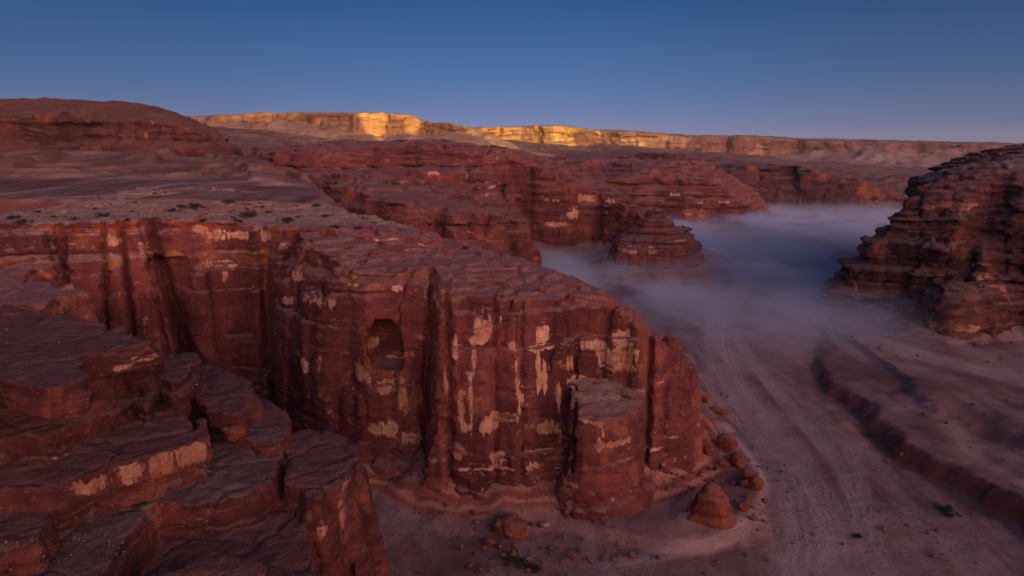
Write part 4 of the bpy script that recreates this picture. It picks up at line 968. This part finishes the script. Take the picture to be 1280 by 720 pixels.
SH = [(131, 267, 15, 'dark shrub on the pale flat above the left end of the wall'), (211, 261, 13, 'small shrub left of the shrub pair above the dark gully'), (229, 257, 12, 'left shrub of the pair above the dark gully'),
      (248, 256, 17, 'wide low shrub right of the pair above the dark gully'), (255, 273, 11, 'shrub right at the rim above the pale overhang'), (283, 252, 13, 'far shrub on the sand above the pale overhang'),
      (311, 267, 20, 'largest shrub on the pale flat near the rim'), (303, 274, 11, 'small shrub at the foot of the largest shrub'), (357, 275, 20, 'wide dark shrub close to the rim in the middle'), (406, 268, 9, 'small round shrub above the red ledge'),
      (423, 281, 11, 'shrub on the red ledge lip'), (453, 283, 11, 'right shrub on the red ledge lip'), (398, 254, 11, 'faint far shrub on the flat behind the ledge'), (158, 272, 10, 'shrub above the second crack of the left wall'),
      (97, 271, 9, 'small shrub above the first crack of the left wall'), (13, 270, 14, 'shrub at the left edge of the picture'), (27, 280, 16, 'low shrub near the left edge close to the rim'), (585, 309, 11, 'single shrub on the bare sloping top of the headland'),
      (340, 262, 8, 'tiny shrub behind the wide dark shrub'), (70, 268, 8, 'tiny shrub on the stony flat near the left edge'), (190, 270, 8, 'tiny shrub on the stony flat above the gully'), (374, 268, 7, 'tiny shrub right of the wide dark shrub'), (330, 255, 7, 'tiny shrub on the far sand behind the largest shrub'), (118, 258, 7, 'tiny shrub far up the flat above the left wall'),
      (470, 275, 7, 'tiny shrub on the bare rock beyond the red ledge'), (52, 262, 8, 'tiny shrub far up the flat near the left edge')]
for k, (a, b_, w, lab) in enumerate(SH):
    h = cam_hit(a, b_, hp, 4)
    if h is None: print('shrub miss', a, b_); continue
    add_shrub(h[0], h[1], h[2] - .1, w * (h[1] * 1.0) / FPX * 1.1, k, lab)
for k, (a, b_, w, lab) in enumerate([(1073, 671, 13, 'round dark shrub alone on the open valley floor'), (1183, 640, 30, 'wide low dark shrub by the eroded bank'), (645, 706, 30, 'dark shrub left at the bottom edge below the red mound'), (668, 712, 24, 'dark shrub right at the bottom edge below the red mound'),
                                     (893, 588, 12, 'dark shrub beside the lone boulder near the beehive rock'), (921, 606, 13, 'dark shrub at the left of the small boulder'), (1087, 546, 10, 'small shrub near the track junction on the floor')]):
    x, y = at_z(a, b_, 0); z = ground_at(x, y); x, y = at_z(a, b_, z)
    add_shrub(x, y, z - .05, w * (y * cP + (CAMZ - z) * sP) / FPX * 1.1, k + 40, lab, hs=.75 if w < 20 else .5)
h = cam_hit(170, 630, FOREP, 5)
if h is not None: add_shrub(h[0], h[1], h[2] - .1, 2.0, 50, 'small grey-green shrub on the foreground shelf', hs=.6)

# ------------------------------------------------------------------ fog lying in the valley
def fog():
    line = smooth_line([at_z(a, b_, 0) for a, b_ in [(940, 440), (900, 400), (850, 370), (860, 345), (930, 320), (985, 300), (1010, 280), (1020, 262)]], 2)
    x0, x1, y0, y1, z0, z1 = -60, 760, 270, 1300, -6, 46
    bm = bmesh.new(); bmesh.ops.create_cube(bm, size=1.0)
    for v in bm.verts: v.co = ((v.co.x + .5) * (x1 - x0) + x0, (v.co.y + .5) * (y1 - y0) + y0, (v.co.z + .5) * (z1 - z0) + z0)
    me = bpy.data.meshes.new('fog'); bm.to_mesh(me); bm.free()
    m, nt = mat_new('valley_fog'); b = NB(nt)
    pos = b.n('ShaderNodeNewGeometry').outputs['Position']
    s = b.n('ShaderNodeSeparateXYZ'); b.link(pos, s.inputs[0])
    n1 = b.noise(b.vmul(pos, (.006, .006, .016)), 1, 4, .55, .5)
    n2_ = b.noise(b.vmul(pos, (.013, .009, .05), (5, 5, 5)), 1, 4, .62, .8)
    # depth of the fog varies along the valley
    top = b.math('ADD', -4.0, b.math('MULTIPLY', n1, 50.0))
    v = b.math('SUBTRACT', top, s.outputs[2])
    dens = b.mr(v, 0, 20)
    yy = b.mr(s.outputs[1], 280, 470); yy2 = b.mr(s.outputs[1], 1290, 800)
    xx = b.mr(s.outputs[0], -50, 0)
    xr = b.mr(b.math('SUBTRACT', s.outputs[0], b.math('MULTIPLY', s.outputs[1], .56)), 60, -40)
    dens = b.math('MULTIPLY', b.math('MULTIPLY', dens, yy), b.math('MULTIPLY', b.math('MULTIPLY', yy2, xx), xr))
    dens = b.math('MULTIPLY', dens, b.mr(n2_, .39, .60, .05, 1.0))
    dens = b.math('MULTIPLY', dens, b.mr(s.outputs[2], 44, 34))
    pv = b.n('ShaderNodeVolumePrincipled'); pv.inputs['Color'].default_value = (.70, .82, 1.0, 1); pv.inputs['Anisotropy'].default_value = .0
    b.link(b.math('MULTIPLY', dens, FOGD), pv.inputs['Density'])
    o = b.n('ShaderNodeOutputMaterial'); b.link(pv.outputs[0], o.inputs['Volume'])
    m.cycles.volume_step_rate = .2
    me.materials.append(m); ob = bpy.data.objects.new('fog', me); COL.objects.link(ob); tag(ob, kind='stuff')
FOGD = .034
fog()

def haze():
    x0, x1, y0, y1, z0, z1 = -9500, 9500, -6500, 12500, -40, 420
    bm = bmesh.new(); bmesh.ops.create_cube(bm, size=1.0)
    for v in bm.verts: v.co = ((v.co.x + .5) * (x1 - x0) + x0, (v.co.y + .5) * (y1 - y0) + y0, (v.co.z + .5) * (z1 - z0) + z0)
    me = bpy.data.meshes.new('haze'); bm.to_mesh(me); bm.free()
    m, nt = mat_new('haze_air'); b = NB(nt); pv = b.n('ShaderNodeVolumePrincipled'); pv.inputs['Color'].default_value = (.8, .86, 1, 1); pv.inputs['Density'].default_value = HAZED
    o = b.n('ShaderNodeOutputMaterial'); b.link(pv.outputs[0], o.inputs['Volume'])
    me.materials.append(m); ob = bpy.data.objects.new('haze', me); COL.objects.link(ob); tag(ob, kind='stuff')
HAZED = 2e-5
if HAZED: haze()

# ------------------------------------------------------------------ light
GLOW = (.35, .55, (12.5, 7.0, 5.8), (9.5, 5.7, 5.3))
w = bpy.data.worlds.new('World'); SC.world = w; w.use_nodes = True; nt = w.node_tree; nt.nodes.clear(); b = NB(nt)
sky = b.n('ShaderNodeTexSky', sky_type='NISHITA'); sky.sun_disc = False; sky.sun_elevation = SUN_EL; sky.sun_rotation = SUN_AZ
sky.altitude = 800; sky.air_density = 1.0; sky.dust_density = .6; sky.ozone_density = 4.0
# a dusty dawn: blue-violet opposite the sun, a broad rose glow above the hidden sun
tc = b.n('ShaderNodeTexCoord'); sx = b.n('ShaderNodeSeparateXYZ'); b.link(tc.outputs['Generated'], sx.inputs[0])
el = sx.outputs[2]
az = b.math('ADD', b.math('MULTIPLY', sx.outputs[0], float(sd_[0])), b.math('MULTIPLY', sx.outputs[1], float(sd_[1])))
ramp = b.n('ShaderNodeValToRGB'); cr = ramp.color_ramp
stops = [(0.0, (.115, .155, .37)), (.04, (.10, .168, .395)), (.10, (.045, .128, .315)), (.19, (.011, .073, .20)), (.32, (.010, .045, .16)), (.6, (.035, .06, .15)), (1.0, (.05, .075, .17))]
while len(cr.elements) < len(stops): cr.elements.new(.5)
for q, (p_, c_) in zip(cr.elements, stops): q.position = p_; q.color = (*c_, 1)
b.link(b.math('ABSOLUTE', el), ramp.inputs[0])
side = b.mr(sx.outputs[0], .0, .62, 1.0, .62)
side2 = b.mr(sx.outputs[0], 0, -.62, 1.0, .72)
base = b.mix(1.0, ramp.outputs[0], b.n('ShaderNodeCombineXYZ').outputs[0], 'MULTIPLY')
cmb = base.node.inputs[7].links[0].from_node; sd2 = b.math('MULTIPLY', side, side2)
for q in range(3): b.link(sd2, cmb.inputs[q])
glow = b.math('MULTIPLY', b.mr(az, GLOW[0], 1.0), b.mr(el, GLOW[1], .12))
gcol = b.mix(b.mr(el, .0, .5), GLOW[2], GLOW[3])
gl = b.mix(glow, (0, 0, 0), gcol)
tot = b.mix(1.0, base, gl, 'ADD')
bg = b.n('ShaderNodeBackground'); b.link(tot, bg.inputs[0]); bg.inputs[1].default_value = 1.0
bg2 = b.n('ShaderNodeBackground'); b.link(b.mix(1.0, sky.outputs[0], (.45, .65, 1.1), 'MULTIPLY'), bg2.inputs[0]); bg2.inputs[1].default_value = .05
ad = b.n('ShaderNodeAddShader'); b.link(bg.outputs[0], ad.inputs[0]); b.link(bg2.outputs[0], ad.inputs[1])
ow = b.n('ShaderNodeOutputWorld'); b.link(ad.outputs[0], ow.inputs[0])
sl = bpy.data.lights.new('sun', 'SUN'); sl.energy = 5.0; sl.angle = R(.3); sl.color = (1.0, .78, .17)
so = bpy.data.objects.new('sun', sl); COL.objects.link(so)
from mathutils import Vector
sv = Vector((math.sin(SUN_AZ) * math.cos(SUN_EL), math.cos(SUN_AZ) * math.cos(SUN_EL), math.sin(SUN_EL)))
so.rotation_euler = sv.to_track_quat('Z', 'Y').to_euler()

cam = bpy.data.cameras.new('camera'); cam.sensor_width = 36; cam.lens = 36 * FPX / 1280; cam.clip_end = 30000; cam.clip_start = .5
co = bpy.data.objects.new('camera', cam); COL.objects.link(co); co.location = (0, 0, CAMZ); co.rotation_euler = (R(90) - PITCH, 0, 0)
SC.camera = co
SC.view_settings.view_transform = 'Standard'; SC.view_settings.look = 'None'; SC.view_settings.exposure = 0.0; SC.view_settings.gamma = 1
SC.render.engine = 'CYCLES'; cy = SC.cycles
cy.use_denoising = True; cy.max_bounces = 5; cy.diffuse_bounces = 3; cy.volume_bounces = 1; cy.use_adaptive_sampling = True; cy.adaptive_threshold = .02
cy.volume_max_steps = 256
print('script done %.1fs' % (time.time() - T0))
